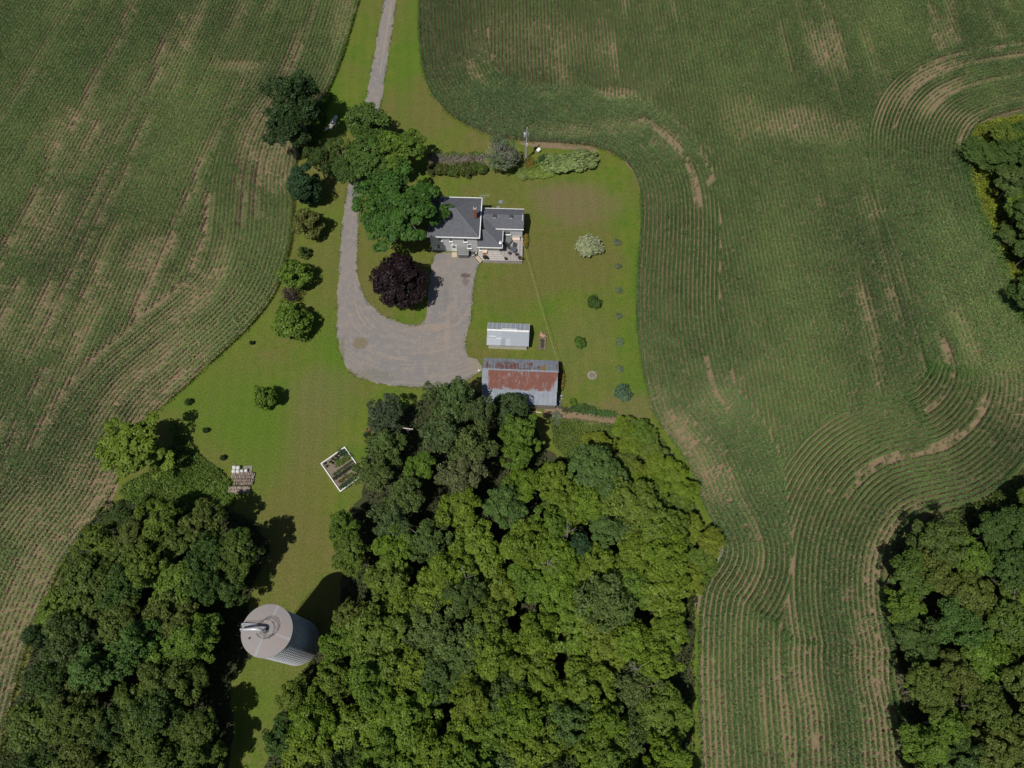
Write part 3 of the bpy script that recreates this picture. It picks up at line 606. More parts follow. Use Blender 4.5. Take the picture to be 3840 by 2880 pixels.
wt('poplar2', 960, 940, 50, 14, (.098, .146, .048), 'grey-green poplar below the slim poplar, left of the wood centre', 'poplar_tree')
wt('poplar0', 1020, 960, 58, 15, OG, 'broad poplar in the middle of the grey-green trees below the barn', 'poplar_tree')
wt('poplar1', 1000, 1028, 58, 14, (.120, .152, .054), 'olive-grey poplar with pale twigs deepest among the grey-green trees', 'poplar_tree')
wt('vine', 1106, 884, 40, 8, (.050, .090, .026), 'vine-covered tree with a few yellow leaves in front of the barn')
wt('broad2', 1126, 935, 42, 11, LG, 'bright green tree just below the vine-covered tree')
wt('broad4', 1116, 985, 36, 10, LG, 'bright green tree second below the vine-covered tree')
wt('broad0', 912, 1008, 34, 9, LG, 'small bright green tree between the olive trees and poplars')
wt('poplar2', 876, 1075, 46, 12, OG, 'dark olive tree below the small bright green tree', 'poplar_tree')
wt('poplar0', 846, 1118, 50, 12, (.090, .132, .044), 'dark grey-olive tree at the left side of the big wood', 'poplar_tree')
wt('broad5', 742, 1140, 36, 9, LG, 'bright green tree on the left corner of the big wood by the lawn')
wt('broad1', 760, 1195, 44, 10, (.099, .152, .021), 'yellow-green tree on the lawn edge above the silo shadow')
wt('broad3', 1092, 1092, 48, 11, BG, 'blue-green tree in the upper middle of the big wood')
wt('broad2', 1195, 1040, 46, 10, YG, 'yellow-green tree at the top edge of the wood right of the blue-green tree')
wt('broad0', 1135, 1048, 40, 10, YG, 'yellow-green tree between the bright green trees and the blue-green tree')
wt('oval', 1250, 1180, 30, 9, (.040, .082, .034), 'dark blue-green tree surrounded by yellow-green crowns', 'oval_tree')
wt('broad4', 1135, 1180, 54, 12, YG, 'large yellow-green tree in the centre of the big wood')
wt('broad1', 770, 1330, 44, 10, (.095, .140, .021), 'yellow-green tree right of the silo shadow')
wt('broad3', 735, 1385, 42, 10, MG, 'green tree touching the right side of the silo')
wt('broad5', 640, 1500, 42, 9, MG, 'green tree below the silo at the left edge of the big wood')
wt('broad2', 720, 1470, 44, 10, MG, 'green tree second to the lower right of the silo')
wt('broad0', 620, 1590, 46, 10, DG, 'dark green tree beside the lawn strip below the silo')
WC = [(745, 1160), (880, 1120), (960, 1080), (1060, 1060), (1160, 1010), (1280, 1010), (1400, 1050), (1440, 1120), (1440, 1300), (1450, 1400), (1450, 1720), (590, 1730), (610, 1560), (690, 1440), (720, 1350), (800, 1290), (790, 1230)]
plant(fill(WC, 7, 3.0, 4.6, 11, fixed), 12, [(YG, .54, 'broad'), (MG, .28, 'broad'), (BG, .06, 'broad'), (OG, .08, 'poplar'), (DG, .04, 'broad')], (9, 12.5),
  ['yellow-green', 'mid green', 'bluish green', 'olive feathery', 'dark green'], 'the big wood', ['in the top band', 'in the upper band', 'in the middle band', 'in the lower band', 'in the bottom band'], 'trees of the big wood below the barn')
# low sumac shrubs on the right flank of the big wood
SUM = [(1250, 1000), (1300, 960), (1360, 920), (1410, 940), (1460, 1000), (1490, 1070), (1500, 1120), (1545, 1185), (1510, 1240), (1480, 1260), (1450, 1150), (1400, 1080), (1300, 1050)]
plant(fill(SUM, 3, 2.0, 3.0, 31, fixed), 32, [((.135, .190, .016), .6, 'broad'), ((.100, .158, .020), .4, 'broad')], (4.5, 5.5), ['low yellow-green', 'low mid green'], 'the corn-side bushes', ['in the upper half', 'in the lower half'], 'low bushy trees by the corn')
# left wood
fixed = []
wt('broad1', 520, 1195, 50, 12, (.084, .128, .021), 'green tree casting a long shadow on the lawn left of the silo')
wt('broad3', 440, 1135, 52, 12, (.084, .128, .021), 'green tree at the upper edge of the left wood near the woodpile')
wt('broad0', 350, 1120, 46, 11, MG, 'green tree at the upper edge of the left wood below the weeds')
wt('poplar1', 265, 1120, 40, 8, DG, 'dark tree at the upper left corner of the left wood', 'poplar_tree')
wt('broad5', 430, 1370, 56, 11, MG, 'round green tree directly left of the silo')
wt('broad2', 500, 1275, 36, 9, DG, 'dark green tree between the silo and the shadowed lawn')
wt('poplar0', 300, 1390, 60, 13, BG, 'blue-green feathery tree in the middle of the left wood', 'poplar_tree')
wt('broad4', 400, 1470, 52, 11, (.089, .122, .021), 'olive green tree below the round tree left of the silo')
wt('oval', 82, 1375, 26, 6, DK, 'dark bush at the corn edge of the left wood', 'oval_tree')
WL_ = [(170, 1190), (240, 1110), (340, 1130), (470, 1140), (520, 1200), (440, 1290), (380, 1370), (440, 1480), (450, 1560), (440, 1740), (40, 1740), (60, 1600), (90, 1480), (120, 1420), (110, 1310), (140, 1240)]
plant(fill(WL_, 7, 2.8, 4.2, 41, fixed), 42, [((.085, .122, .020), .45, 'broad'), (MG, .25, 'broad'), (DG, .2, 'poplar'), (BG, .1, 'broad')], (8, 11.5),
  ['olive green', 'mid green', 'dark feathery', 'bluish green'], 'the left wood', ['in the top band', 'in the middle band', 'in the bottom band'], 'trees of the wood left of the silo')
# right wood
fixed = []
wt('broad2', 2030, 1170, 62, 11, (.073, .115, .021), 'wide green tree at the top of the lower right wood')
wt('broad0', 1965, 1240, 50, 11, (.080, .122, .021), 'green tree on the left edge of the lower right wood')
wt('broad5', 1955, 1315, 44, 8, MG, 'low green tree leaning over the corn in the lower right wood')
wt('poplar1', 2070, 1350, 60, 12, BG, 'blue-green tree in the middle of the lower right wood', 'poplar_tree')
wt('broad1', 2010, 1490, 56, 11, (.095, .128, .021), 'yellow-green tree below the gap in the lower right wood')
plant(fill([(1960, 1210), (2030, 1170), (2130, 1150), (2260, 1060), (2300, 1100), (2300, 1740), (2000, 1740), (1985, 1580), (1975, 1480), (2000, 1420), (1970, 1350)], 7, 3.0, 4.4, 51, fixed), 52, [((.090, .125, .020), .5, 'broad'), (MG, .3, 'broad'), (DG, .2, 'broad')], (9, 11.5),
  ['yellow-green', 'mid green', 'dark green'], 'the lower right wood', ['in the top band', 'in the middle band', 'in the bottom band'], 'trees of the lower right wood')
tree('broad3', 2130, 330, 46, 5, DG, 'dark bushy tree pointing into the corn at the right edge', name='broadleaf_tree')
tree('broad1', 2195, 292, 36, 6, DG, 'dark tree in the upper right thicket, topmost', name='broadleaf_tree')
tree('broad4', 2190, 395, 40, 8, OG, 'olive tree in the right thicket below the dark bushy tree', name='broadleaf_tree')
tree('broad0', 2225, 470, 46, 10, DG, 'tall dark tree at the right frame edge casting a black shadow', name='broadleaf_tree')
tree('broad2', 2225, 640, 40, 8, DG, 'dark tree at the right frame edge below the yellow weeds', name='broadleaf_tree')

plant(fill([(2160, 300), (2200, 270), (2300, 260), (2300, 720), (2262, 690), (2222, 600), (2192, 480), (2165, 400)], 4, 2.6, 3.8, 57, [(*D(2130, 330, 3), 2.5)]), 58, [(DG, .6, 'broad'), (MG, .4, 'broad')], (5, 8), ['dark green', 'mid green'], 'the upper right thicket', ['in the upper half', 'in the lower half'], 'trees of the upper right thicket')

# ------------------------------------------------------------------ weeds and undergrowth (uncountable)
def carpet(name, polyd, dens, hmax, lsz, col, label, seed, clump=.45, up=.6, world=False):
    g = np.random.default_rng(seed); poly = np.array(polyd if world else [D(*p) for p in polyd], float); lo, hi = poly.min(0), poly.max(0)
    n = int((hi - lo).prod() * dens); p = g.uniform(lo, hi, (n, 2)); p = p[inside(p, poly) & visible(p, 300)]
    hh = N1(p[:, 0] * clump + seed, p[:, 1] * clump) * .6 + N2(p[:, 0] * clump * 2.7, p[:, 1] * clump * 2.7 + seed) * .4
    z = hmax * np.clip(hh * 1.5 - .25, .05, 1) * g.uniform(.55, 1.0, len(p)); pos = np.column_stack([p, z + .03])
    nr = np.array([0, 0, up]) + g.normal(0, .5, (len(p), 3)); nr /= np.linalg.norm(nr, axis=1)[:, None]
    V, F = leaves(pos, nr, lsz * g.uniform(.6, 1.4, len(p)), g); cv = np.clip(.45 + .8 * (N3(p[:, 0] * .3, p[:, 1] * .3) - .5) + g.normal(0, .18, len(p)), 0, 1)
    o = link(name, np_mesh(name, V, F, M['leaf'], np.repeat(cv, 4))); o.color = c4(col); tag(o, label, 'weeds', kind='stuff'); return o
carpet('weeds', [(365, 905), (395, 925), (430, 980), (470, 1010), (500, 1040), (510, 1085), (480, 1110), (330, 1110), (260, 1070), (270, 1045), (330, 1020), (375, 960)], 70, 1.3, .15, (.100, .175, .026), 'tall green weeds between the lone yellow-green tree and the woodpile', 61)
carpet('tall_grass', [(1190, 905), (1240, 905), (1300, 915), (1390, 920), (1440, 960), (1400, 1000), (1300, 1010), (1230, 1000), (1195, 960)], 80, .9, .13, (.115, .170, .036), 'tall grass and weeds below the vegetable rows', 62)
carpet('weeds', [(2100, 280), (2150, 262), (2230, 245), (2260, 300), (2260, 760), (2195, 685), (2160, 575), (2125, 495), (2100, 420), (2090, 350)], 45, 1.4, .17, (.185, .225, .020), 'bright yellow-green weeds along the right field edge', 63)
carpet('weeds', [(2240, 985), (2180, 1045), (2110, 1088), (2050, 1105), (2070, 1150), (2240, 1150)], 45, 1.5, .17, (.085, .120, .022), 'green weeds at the top of the lower right wood', 64)
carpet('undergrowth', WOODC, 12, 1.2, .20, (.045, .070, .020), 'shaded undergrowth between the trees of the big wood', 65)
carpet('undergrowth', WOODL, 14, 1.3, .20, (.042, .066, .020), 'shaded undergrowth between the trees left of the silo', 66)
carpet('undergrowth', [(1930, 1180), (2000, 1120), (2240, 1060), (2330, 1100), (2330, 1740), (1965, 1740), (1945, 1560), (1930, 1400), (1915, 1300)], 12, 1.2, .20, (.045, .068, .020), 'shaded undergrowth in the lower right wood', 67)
carpet('weeds', [(1470, 1250), (1515, 1200), (1540, 1190), (1520, 1245), (1500, 1300), (1500, 1360), (1470, 1360), (1450, 1300)], 60, .8, .15, (.095, .125, .022), 'yellow-green weeds beside the bare soil patch at the wood edge', 68)
carpet('weeds', [(20, 1560), (55, 1490), (110, 1480), (130, 1540), (90, 1640), (40, 1740), (-10, 1740)], 50, 1.0, .16, (.072, .100, .024), 'green weeds in the lower left corner by the corn', 69)
carpet('weeds', [(1555, 1170), (1578, 1180), (1572, 1215), (1550, 1215)], 120, .9, .10, (.32, .32, .24), 'whitish flowering weeds at the tip of the big wood', 70)
carpet('weeds', [(1200, 890), (1216, 898), (1210, 925), (1190, 915), (1185, 900)], 110, .9, .11, (.16, .20, .13), 'pale silvery weeds below the barn corner', 71)
carpet('weeds', [(638, 280), (700, 225), (716, 200), (724, 205), (706, 245), (712, 280), (680, 330), (645, 330)], 70, .5, .11, (.080, .130, .018), 'bright long grass at the field edge by the fallen log', 72)

# ------------------------------------------------------------------ building materials
def shingle_mat():
    m, t, b = nodes_of('roof_shingles'); b.inputs['Roughness'].default_value = .9; b.inputs['Specular IOR Level'].default_value = .2
    v = coords(t, 'obj'); br = nn(t, 'ShaderNodeTexBrick', i_Scale=1.0); br.inputs['Brick Width'].default_value = .32; br.inputs['Row Height'].default_value = .15; br.inputs['Mortar Size'].default_value = .012
    br.inputs['Color1'].default_value = (.118, .125, .142, 1); br.inputs['Color2'].default_value = (.092, .099, .116, 1); br.inputs['Mortar'].default_value = (.052, .056, .066, 1)
    t.links.new(v, br.inputs['Vector']); n = noise(t, v, 1.2, 5, .7); n2 = noise(t, v, 14, 3, .8)
    c = mix(t, math_n(t, 'MULTIPLY', ramp(t, n, .4, .7), .4), br.outputs['Color'], (.145, .150, .165)); c = mix(t, math_n(t, 'MULTIPLY', ramp(t, n2, .5, .75), .35), c, (.13, .13, .14))
    t.links.new(c, b.inputs['Base Color']); bump(t, b, br.outputs['Fac'], .4, .01); return m
M['shingle'] = shingle_mat()
def siding_mat(name, c1, c2):
    m, t, b = nodes_of(name); b.inputs['Roughness'].default_value = .6
    v = coords(t, 'obj'); s = t.nodes.new('ShaderNodeSeparateXYZ'); t.links.new(v, s.inputs[0])
    saw = math_n(t, 'FRACT', math_n(t, 'MULTIPLY', s.outputs[2], 6.5)); n = noise(t, v, .8, 4)
    t.links.new(mix(t, ramp(t, n, .3, .7), c1, c2), b.inputs['Base Color']); bump(t, b, saw, .5, .02); return m
M['siding'] = siding_mat('house_siding', (.50, .505, .525), (.45, .455, .475))
M['siding2'] = siding_mat('cream_siding', (.55, .52, .47), (.50, .47, .42))
M['glass'] = pmat('window_glass', (.02, .025, .035), (.035, .04, .05), 2, .08, spec=.6)
M['brick'] = pmat('chimney_brick', (.30, .095, .05), (.22, .075, .045), 6, .9)
M['conc'] = pmat('concrete', (.34, .32, .29), (.26, .25, .23), 3, .9, bmp=.2)
M['deckw'] = pmat('deck_boards', (.36, .33, .32), (.24, .215, .21), 2.5, .85, stretch=(1, 1, 1))
M['deckn'] = pmat('new_boards', (.50, .42, .31), (.42, .35, .26), 3, .8)
M['deckp'] = pmat('pale_boards', (.46, .43, .41), (.36, .33, .32), 2.5, .85)
M['dark'] = pmat('dark_plastic', (.04, .04, .045), (.07, .07, .075), 4, .6)
M['orange'] = pmat('stained_wood', (.42, .17, .05), (.34, .13, .04), 4, .6)
M['cream'] = pmat('cream_plastic', (.62, .53, .44), (.56, .48, .40), 3, .6)
M['greybox'] = pmat('grey_resin', (.13, .13, .125), (.105, .105, .10), 4, .7)
M['metal'] = pmat('galvanised', (.42, .44, .47), (.33, .35, .38), 3, .45, metal=.55)
M['alu'] = pmat('light_metal', (.60, .62, .66), (.48, .50, .54), 3, .4, metal=.3)

# ------------------------------------------------------------------ the house
ho = empty('farmhouse', (-6.37, 79.42, .012), R(-1.9)); tag(ho, 'grey sided farmhouse with dark hipped shingle roof and side addition', 'house')
def wall_box(name, x0, x1, y0, y1, z0, z1, mat): return MB().box(((x0+x1)/2, (y0+y1)/2, (z0+z1)/2), (x1-x0, y1-y0, z1-z0)).build(name, mat, ho)
wall_box('wall', -8.55, 0, 0, 8.0, .3, 5.0, M['siding'])
wall_box('foundation', -8.6, .05, -.05, 8.05, -.02, .297, M['conc'])
wall_box('addition_wall', .003, 8.2, 3.15, 7.2, .1, 3.35, M['siding'])
wall_box('porch_wall', .153, 4.06, -.28, 3.147, .1, 2.85, M['siding2'])
def roof(name, planes, thick, mat, parent):
    """each plane a slab of its own: lower edge first, thickness downward"""
    out = []
    for pl in planes:
        pts = [Vector(p) for p in pl]; n = (pts[1]-pts[0]).cross(pts[2]-pts[0]).normalized()
        if n.z < 0: n = -n
        ex = (pts[1]-pts[0]).normalized(); ey = n.cross(ex); Mx = Matrix((ex, ey, n)).transposed().to_4x4(); Mx.translation = pts[0]; inv = Mx.inverted()
        lp = [inv @ p for p in pts]; k = len(lp); v = [Vector((p.x, p.y, 0)) for p in lp] + [Vector((p.x, p.y, -thick)) for p in lp]
        f = [tuple(range(k)), tuple(range(2*k-1, k-1, -1))] + [(i, i+k, (i+1) % k + k, (i+1) % k) for i in range(k)]
        o = MB().add(v, f).build(name, mat, parent); o.matrix_local = Mx; out.append(o)
    return out
ev, ex0, ex1, ey0, ey1, ap = 5.02, -9.0, .46, -.44, 8.46, 7.35
A1, A2 = (-4.7, 4.02, ap), (-3.9, 4.02, ap)
roof('roof_slope', [[(ex0, ey0, ev), (ex1, ey0, ev), A2, A1], [(ex1, ey0, ev), (ex1, ey1, ev), A2], [(ex1, ey1, ev), (ex0, ey1, ev), A1, A2], [(ex0, ey1, ev), (ex0, ey0, ev), A1]], .08, M['shingle'], ho)
def ridge_cap(p, q, mat, w_=.14):
    p, q = Vector(p), Vector(q); return MB().tube([p + Vector((0, 0, .015)), q + Vector((0, 0, .015))], w_ / 2, 6).build('ridge_cap', mat, ho)
M['cap'] = pmat('ridge_shingles', (.17, .175, .19), (.145, .15, .165), 5, .9)
for q, a_ in (((ex1, ey0, ev), A2), ((ex1, ey1, ev), A2), ((ex0, ey0, ev), A1), ((ex0, ey1, ev), A1), (A1, A2)): ridge_cap(q, a_, M['cap'])
def gutter(p, q, parent=ho, s=.15):
    p, q = Vector(p), Vector(q); d = q - p; m = Matrix.Rotation(math.atan2(d.y, d.x), 4, 'Z'); return MB().box((0, 0, 0), (d.length, s, .16), 0, m).build('gutter', M['white'], parent, (p + q) / 2)
gutter((ex0 - .05, ey0 - .08, ev - .05), (ex1 + .15, ey0 - .08, ev - .05)); gutter((ex1 + .08, ey0 - .003, ev - .05), (ex1 + .08, ey1 + .003, ev - .05)); gutter((ex0 - .05, ey1 + .08, ev - .05), (ex1 + .15, ey1 + .08, ev - .05))
# addition: gable roof running east-west
ae, ar, ay0, ay1, ym, axe = 3.38, 4.45, 2.92, 7.46, 5.19, 8.42
roof('roof_slope', [[(.02, ay0, ae), (axe, ay0, ae), (axe, ym, ar), (.02, ym, ar)], [(axe, ay1, ae), (.02, ay1, ae), (.02, ym, ar), (axe, ym, ar)]], .08, M['shingle'], ho)
MB().add([(8.19, 3.15, 3.35), (8.19, 7.2, 3.35), (8.19, ym, 4.55), (8.10, 3.15, 3.35), (8.10, 7.2, 3.35), (8.10, ym, 4.55)], [(0, 1, 2), (5, 4, 3), (0, 3, 4, 1), (1, 4, 5, 2), (2, 5, 3, 0)]).build('gable_wall', M['siding'], ho)
ridge_cap((.5, ym, ar), (axe, ym, ar), M['cap'], .1); gutter((1.25, ay0 - .08, ae - .06), (axe, ay0 - .08, ae - .06)); gutter((.5, ay1 + .08, ae - .06), (axe, ay1 + .08, ae - .06), s=.10)
for x0 in (2.98, 6.05):
    v_ = box('roof_vent', (x0, 4.93, 4.50), (.62, .55, .36), M['dark'], ho); box('vent_flashing', (0, -.32, -.17), (.5, .14, .06), M['alu'], v_)
box('roof_vent', (-4.6, 4.75, 7.12), (.5, .5, .34), M['dark'], ho)
# porch: hipped roof
pe, pk = 2.9, 4.15; K = (1.33, 2.05, pk)
roof('roof_slope', [[(.05, -.94, pe), (4.56, -.94, pe), K, (.05, 2.05, pk)], [(4.56, -.94, pe), (4.56, 4.6, pe), (1.33, 4.6, pk), K]], .07, M['shingle'], ho)
ridge_cap((4.56, -.94, pe), K, M['cap'], .12); gutter((.0, -1.02, pe - .05), (4.66, -1.02, pe - .05), s=.13); gutter((4.64, -.95, pe - .05), (4.64, 2.85, pe - .05), s=.10)
# chimney
ch = MB().box((-.40, 3.72, 6.85), (.52, .6, 2.3)).build('chimney', M['brick'], ho)
box('chimney_crown', (-.40, 3.72, 8.06), (.60, .68, .12), M['conc'], ch); MB().lathe([(.11, 0), (.13, .06), (.11, .26), (.11, .28)], 12).build('flue', M['dark'], ch, (-.40, 3.82, 8.12))
def window(x0, x1, z0, z1, y=0.0, sill=True):
    f = box('window', ((x0+x1)/2, y - .03, (z0+z1)/2), (x1-x0, .07, z1-z0), M['white'], ho)
    b_ = .075; box('pane', (0, -.028, .01), (x1-x0-2*b_, .03, z1-z0-2*b_), M['glass'], f); box('mullion', (0, -.046, 0), (x1-x0-2*b_, .014, .05), M['white'], f)
    if sill: box('sill', (0, -.10, -(z1-z0)/2 - .045), (x1-x0+.12, .22, .075), M['white'], f)
for x0, x1, z0, z1 in ((-7.1, -6.35, 3.25, 4.45), (-5.05, -4.5, 3.2, 4.5), (-2.48, -1.75, 3.15, 4.45), (-1.85, -1.10, 1.28, 2.25), (-7.5, -6.85, .85, 2.2)): window(x0, x1, z0, z1)
dr = box('door', (-4.35, -.035, 1.0), (.86, .08, 1.75), M['white'], ho); box('pane', (0, -.045, .5), (.56, .02, .5), M['glass'], dr); box('handle', (.32, -.07, -.1), (.06, .06, .14), M['alu'], dr)
box('door_frame', (-4.84, -.05, 1.0), (.10, .12, 1.85), M['white'], ho); box('door_frame', (-3.86, -.05, 1.0), (.10, .12, 1.85), M['white'], ho); box('door_frame', (-4.35, -.05, 1.95), (1.08, .12, .10), M['white'], ho)
MB().box((-4.49, -.12, 2.45), (.16, .22, .2)).box((-4.62, -.2, 2.40), (.12, .14, .12)).box((-4.36, -.2, 2.40), (.12, .14, .12)).build('floodlight', M['white'], ho)
pd = box('door', (1.35, -.31, 1.55), (.85, .07, 1.9), M['white'], ho); box('pane', (0, -.04, .4), (.6, .02, .8), M['glass'], pd)
window(.35, .75, 1.1, 2.5, -.28); window(4.6, 6.0, 1.5, 2.5, 3.15)
# television antenna mast at the north wall, dish on the porch corner
an = empty('television_antenna', (-5.05, 87.6, .016)); tag(an, 'thin television antenna mast standing behind the house corner', 'antenna')
MB().tube([(0, 0, 0), (0, 0, 6.2)], .03, 6).build('mast', M['alu'], an)
bm_ = MB().tube([(-.9, 0, 6.1), (.9, 0, 6.1)], .018, 5); [bm_.tube([(x_, -.7 + .2 * abs(x_), 6.1), (x_, .7 - .2 * abs(x_), 6.1)], .012, 4) for x_ in (-.85, -.5, -.15, .2, .55, .85)]; bm_.build('boom', M['alu'], an)
def HW(x, y, z=0):
    c_, s_ = math.cos(R(-1.9)), math.sin(R(-1.9)); return (-6.37 + x*c_ - y*s_, 79.42 + x*s_ + y*c_, z + .012)
di = empty('satellite_dish', HW(4.35, -.15, 3.05), R(-30)); tag(di, 'small grey satellite dish on the porch roof corner', 'satellite dish')
o = MB().lathe([(.02, 0), (.18, .03), (.32, .10), (.33, .11), (.18, .05), (.02, .02)], 20).build('reflector', M['alu'], di, (0, 0, .35)); o.rotation_euler = (R(50), 0, 0)
MB().tube([(0, 0, -.05), (0, .05, .3)], .025, 6).tube([(0, -.1, .3), (.05, -.45, .42)], .015, 5).build('arm', M['alu'], di)

# deck
de = empty('wooden_deck', HW(0, 0), R(-1.9)); tag(de, 'weathered grey wooden deck wrapped around the house addition', 'deck')
x = 4.10; i = 0
while x < 8.28:                                   # boards running away from the house
    y0 = max(-2.2, -.46 - (x - 4.07)); y1 = 3.1 if x > 4.72 else 2.85
    box('board', (x + .065, (y0+y1)/2, .58 + .003 * (i % 3)), (.128, y1-y0, .04), M['deckw'] if i % 4 else M['deckp'], de); x += .142; i += 1
y = -2.24
while y < -.30:                                   # boards running along the porch
    x1 = min(4.05 + (-.46 - y), 5.75) if y < -.46 else 4.05
    x0 = .12 if y > -1.15 else .12 + (-1.15 - y) * .78
    box('board', ((x0+x1)/2, y + .065, .58 + .003 * (i % 3)), (x1-x0-.02, .128, .04), M['deckp'] if i % 3 else M['deckw'], de); y += .142; i += 1
MB().box((4.65, -2.32, .28), (7.3, .05, .60)).box((8.33, .3, .28), (.05, 5.3, .60)).build('skirt', M['deckw'], de)
MB().box((4.6, 0.4, .26), (7.0, 5.0, .50)).build('joists', M['dark'], de)
sa = math.atan2(-.88, .75)
for k in range(3):
    q = Vector((.58, -1.73)) + Vector((-.76, -.65)) * (.22 + .26 * k); box('stair_tread', (q.x, q.y, .50 - .17 * k), (1.35, .28, .05), M['deckn'], de, sa)
MB().box((.58 - .76 * .45, -1.73 - .65 * .45, .16), (1.25, .7, .3), sa).build('stair_base', M['dark'], de)
# things on and beside the deck
bx_ = empty('deck_bench', HW(7.05, 2.45, .6), R(-1.9)); tag(bx_, 'cream bench against the addition wall on the deck', 'bench'); box('seat', (0, 0, .42), (1.4, .45, .06), M['cream'], bx_); box('backrest', (0, .25, .70), (1.4, .07, .6), M['cream'], bx_); box('front_panel', (0, -.2, .2), (1.4, .04, .38), M['cream'], bx_); [box('leg', (s_ * .66, 0, .2), (.06, .36, .39), M['cream'], bx_) for s_ in (-1, 1)]
tb_ = empty('hot_tub', HW(5.45, 2.05, .6), R(-1.9)); tag(tb_, 'round hot tub with a grey cover on the deck', 'hot tub'); MB().lathe([(.80, 0), (.82, .05), (.82, .62), (.80, .66)], 32).build('tub_shell', M['greybox'], tb_); M['cover'] = pmat('vinyl_cover', (.16, .17, .165), (.13, .14, .135), 2, .6); MB().lathe([(.85, 0), (.87, .03), (.85, .09), (.5, .12), (.02, .13)], 32).build('cover', M['cover'], tb_, (0, 0, .663))
oc = empty('storage_box', HW(1.34, -.62, .6), R(-1.9)); tag(oc, 'orange wooden storage box with cream lid under the porch eave', 'box'); box('body', (0, 0, .22), (.85, .5, .44), M['orange'], oc); box('lid', (0, .05, .47), (.92, .62, .06), M['cream'], oc)
def planter(x_, y_, r_, h_, col, label, z=.6):
    e_ = empty('planter', HW(x_, y_, z)); tag(e_, label, 'planter', 'planters on the deck'); MB().lathe([(r_*.6, 0), (r_*.8, h_*.5), (r_*.82, h_*.5), (r_*.7, h_*.48)], 14).build('pot', M['dark'], e_); o_ = link('foliage', PROTO['shrub1'][3], e_); o_.scale = (r_/1.3*1.2,) * 2 + (h_/1.6,); o_.location = (0, 0, h_*.35); o_.color = c4(col)
planter(1.48, -1.85, .38, .8, (.06, .06, .035), 'largest leafy planter at the top of the deck steps'); planter(2.02, -2.0, .16, .4, (.05, .06, .03), 'tiny planter beside the largest one on the deck'); planter(5.3, -1.95, .26, .5, (.06, .08, .045), 'planter in the middle of the deck front edge'); planter(7.9, -1.75, .34, .6, (.05, .055, .035), 'planter in the lower right deck corner'); planter(8.2, -1.8, .22, .6, (.2, .22, .02), 'yellow-green plant in the lower right deck corner')
pt = empty('patio_table', HW(6.65, -.15, .6)); tag(pt, 'round dark glass patio table on the deck', 'table'); M['tglass'] = pmat('smoked_glass', (.07, .075, .10), (.10, .105, .13), 6, .25); MB().lathe([(.55, 0), (.58, .015), (.55, .03)], 24).build('table_top', M['tglass'], pt, (0, 0, .70)); [MB().tube([(.42*math.cos(a_), .42*math.sin(a_), 0), (.30*math.cos(a_), .30*math.sin(a_), .70)], .02, 5).build('leg', M['dark'], pt) for a_ in (.8, 2.4, 3.9, 5.5)]
def chair(x_, y_, a_, label):
    e_ = empty('patio_chair', HW(x_, y_, .6), a_); tag(e_, label, 'chair', 'patio chairs on the deck'); box('seat', (0, 0, .42), (.55, .52, .04), M['dark'], e_)
    b_ = box('backrest', (0, .30, .72), (.55, .05, .62), M['dark'], e_); b_.rotation_euler = (R(-18), 0, 0)
    for sx in (-1, 1):
        box('armrest', (sx * .28, .02, .63), (.05, .5, .03), M['dark'], e_)
        for sy in (-1, 1): box('leg', (sx * .25, sy * .22, .2), (.035, .035, .40), M['dark'], e_)
chair(5.85, .45, R(50), 'dark patio chair left of the round table'); chair(6.75, .85, R(-8), 'dark patio chair behind the round table'); chair(5.98, -.72, R(125), 'dark patio chair at the lower left of the round table'); chair(7.25, -.95, R(200), 'dark patio chair at the lower right of the round table'); chair(5.55, .95, R(48), 'dark patio chair between the hot tub and the table')
ws = empty('wooden_step', HW(-4.3, -.75), R(-1.9)); tag(ws, 'pale wooden step in front of the white front door', 'step')
for k in range(7): box('board', (0, -.62 + .16 * k, .15), (1.0, .145, .05), M['deckn'], ws)
MB().box((0, -.14, .06), (.9, 1.0, .12)).build('frame', M['deckn'], ws)
gb = empty('storage_shed', HW(-2.57, -.98), R(-1.9)); tag(gb, 'grey resin storage shed with sloping lid against the house', 'storage shed')
MB().box((0, 0, .55), (1.9, .92, 1.1)).build('body', M['greybox'], gb); MB().add([(-.98, -.52, 1.10), (.98, -.52, 1.10), (.98, .5, 1.42), (-.98, .5, 1.42), (-.98, -.52, 1.16), (.98, -.52, 1.16), (.98, .5, 1.48), (-.98, .5, 1.48)], [(0, 3, 2, 1), (4, 5, 6, 7), (0, 1, 5, 4), (1, 2, 6, 5), (2, 3, 7, 6), (3, 0, 4, 7)]).build('lid', M['cover'], gb); box('lid_edge', (0, -.53, 1.11), (1.94, .05, .07), M['alu'], gb); [box('door_panel', (s_ * .46, -.475, .52), (.88, .03, .95), M['greybox'], gb) for s_ in (-1, 1)]
bc = empty('barbecue', HW(-.80, -.75)); tag(bc, 'dark barbecue standing between the storage shed and the deck steps', 'barbecue'); box('cart', (0, 0, .35), (.7, .45, .6), M['dark'], bc); MB().tube([(-.35, 0, .72), (.35, 0, .72)], .22, 12).build('hood', M['dark'], bc); box('side_shelf', (.5, 0, .66), (.28, .4, .03), M['alu'], bc); box('side_shelf', (0, -.42, .62), (.5, .2, .03), M['alu'], bc)
flowers('daylilies', [HW(8.85, 1.2)[:2], HW(8.95, 2.6)[:2], HW(8.85, 4.2)[:2]], 900, .20, .8, [('foliage', GRN, .66, .75, 1.4), ('blossom', ORA, .18, 1.0, .8), ('yellow_blossom', YEL, .16, .95, .8)], 'orange daylilies along the right wall of the addition')
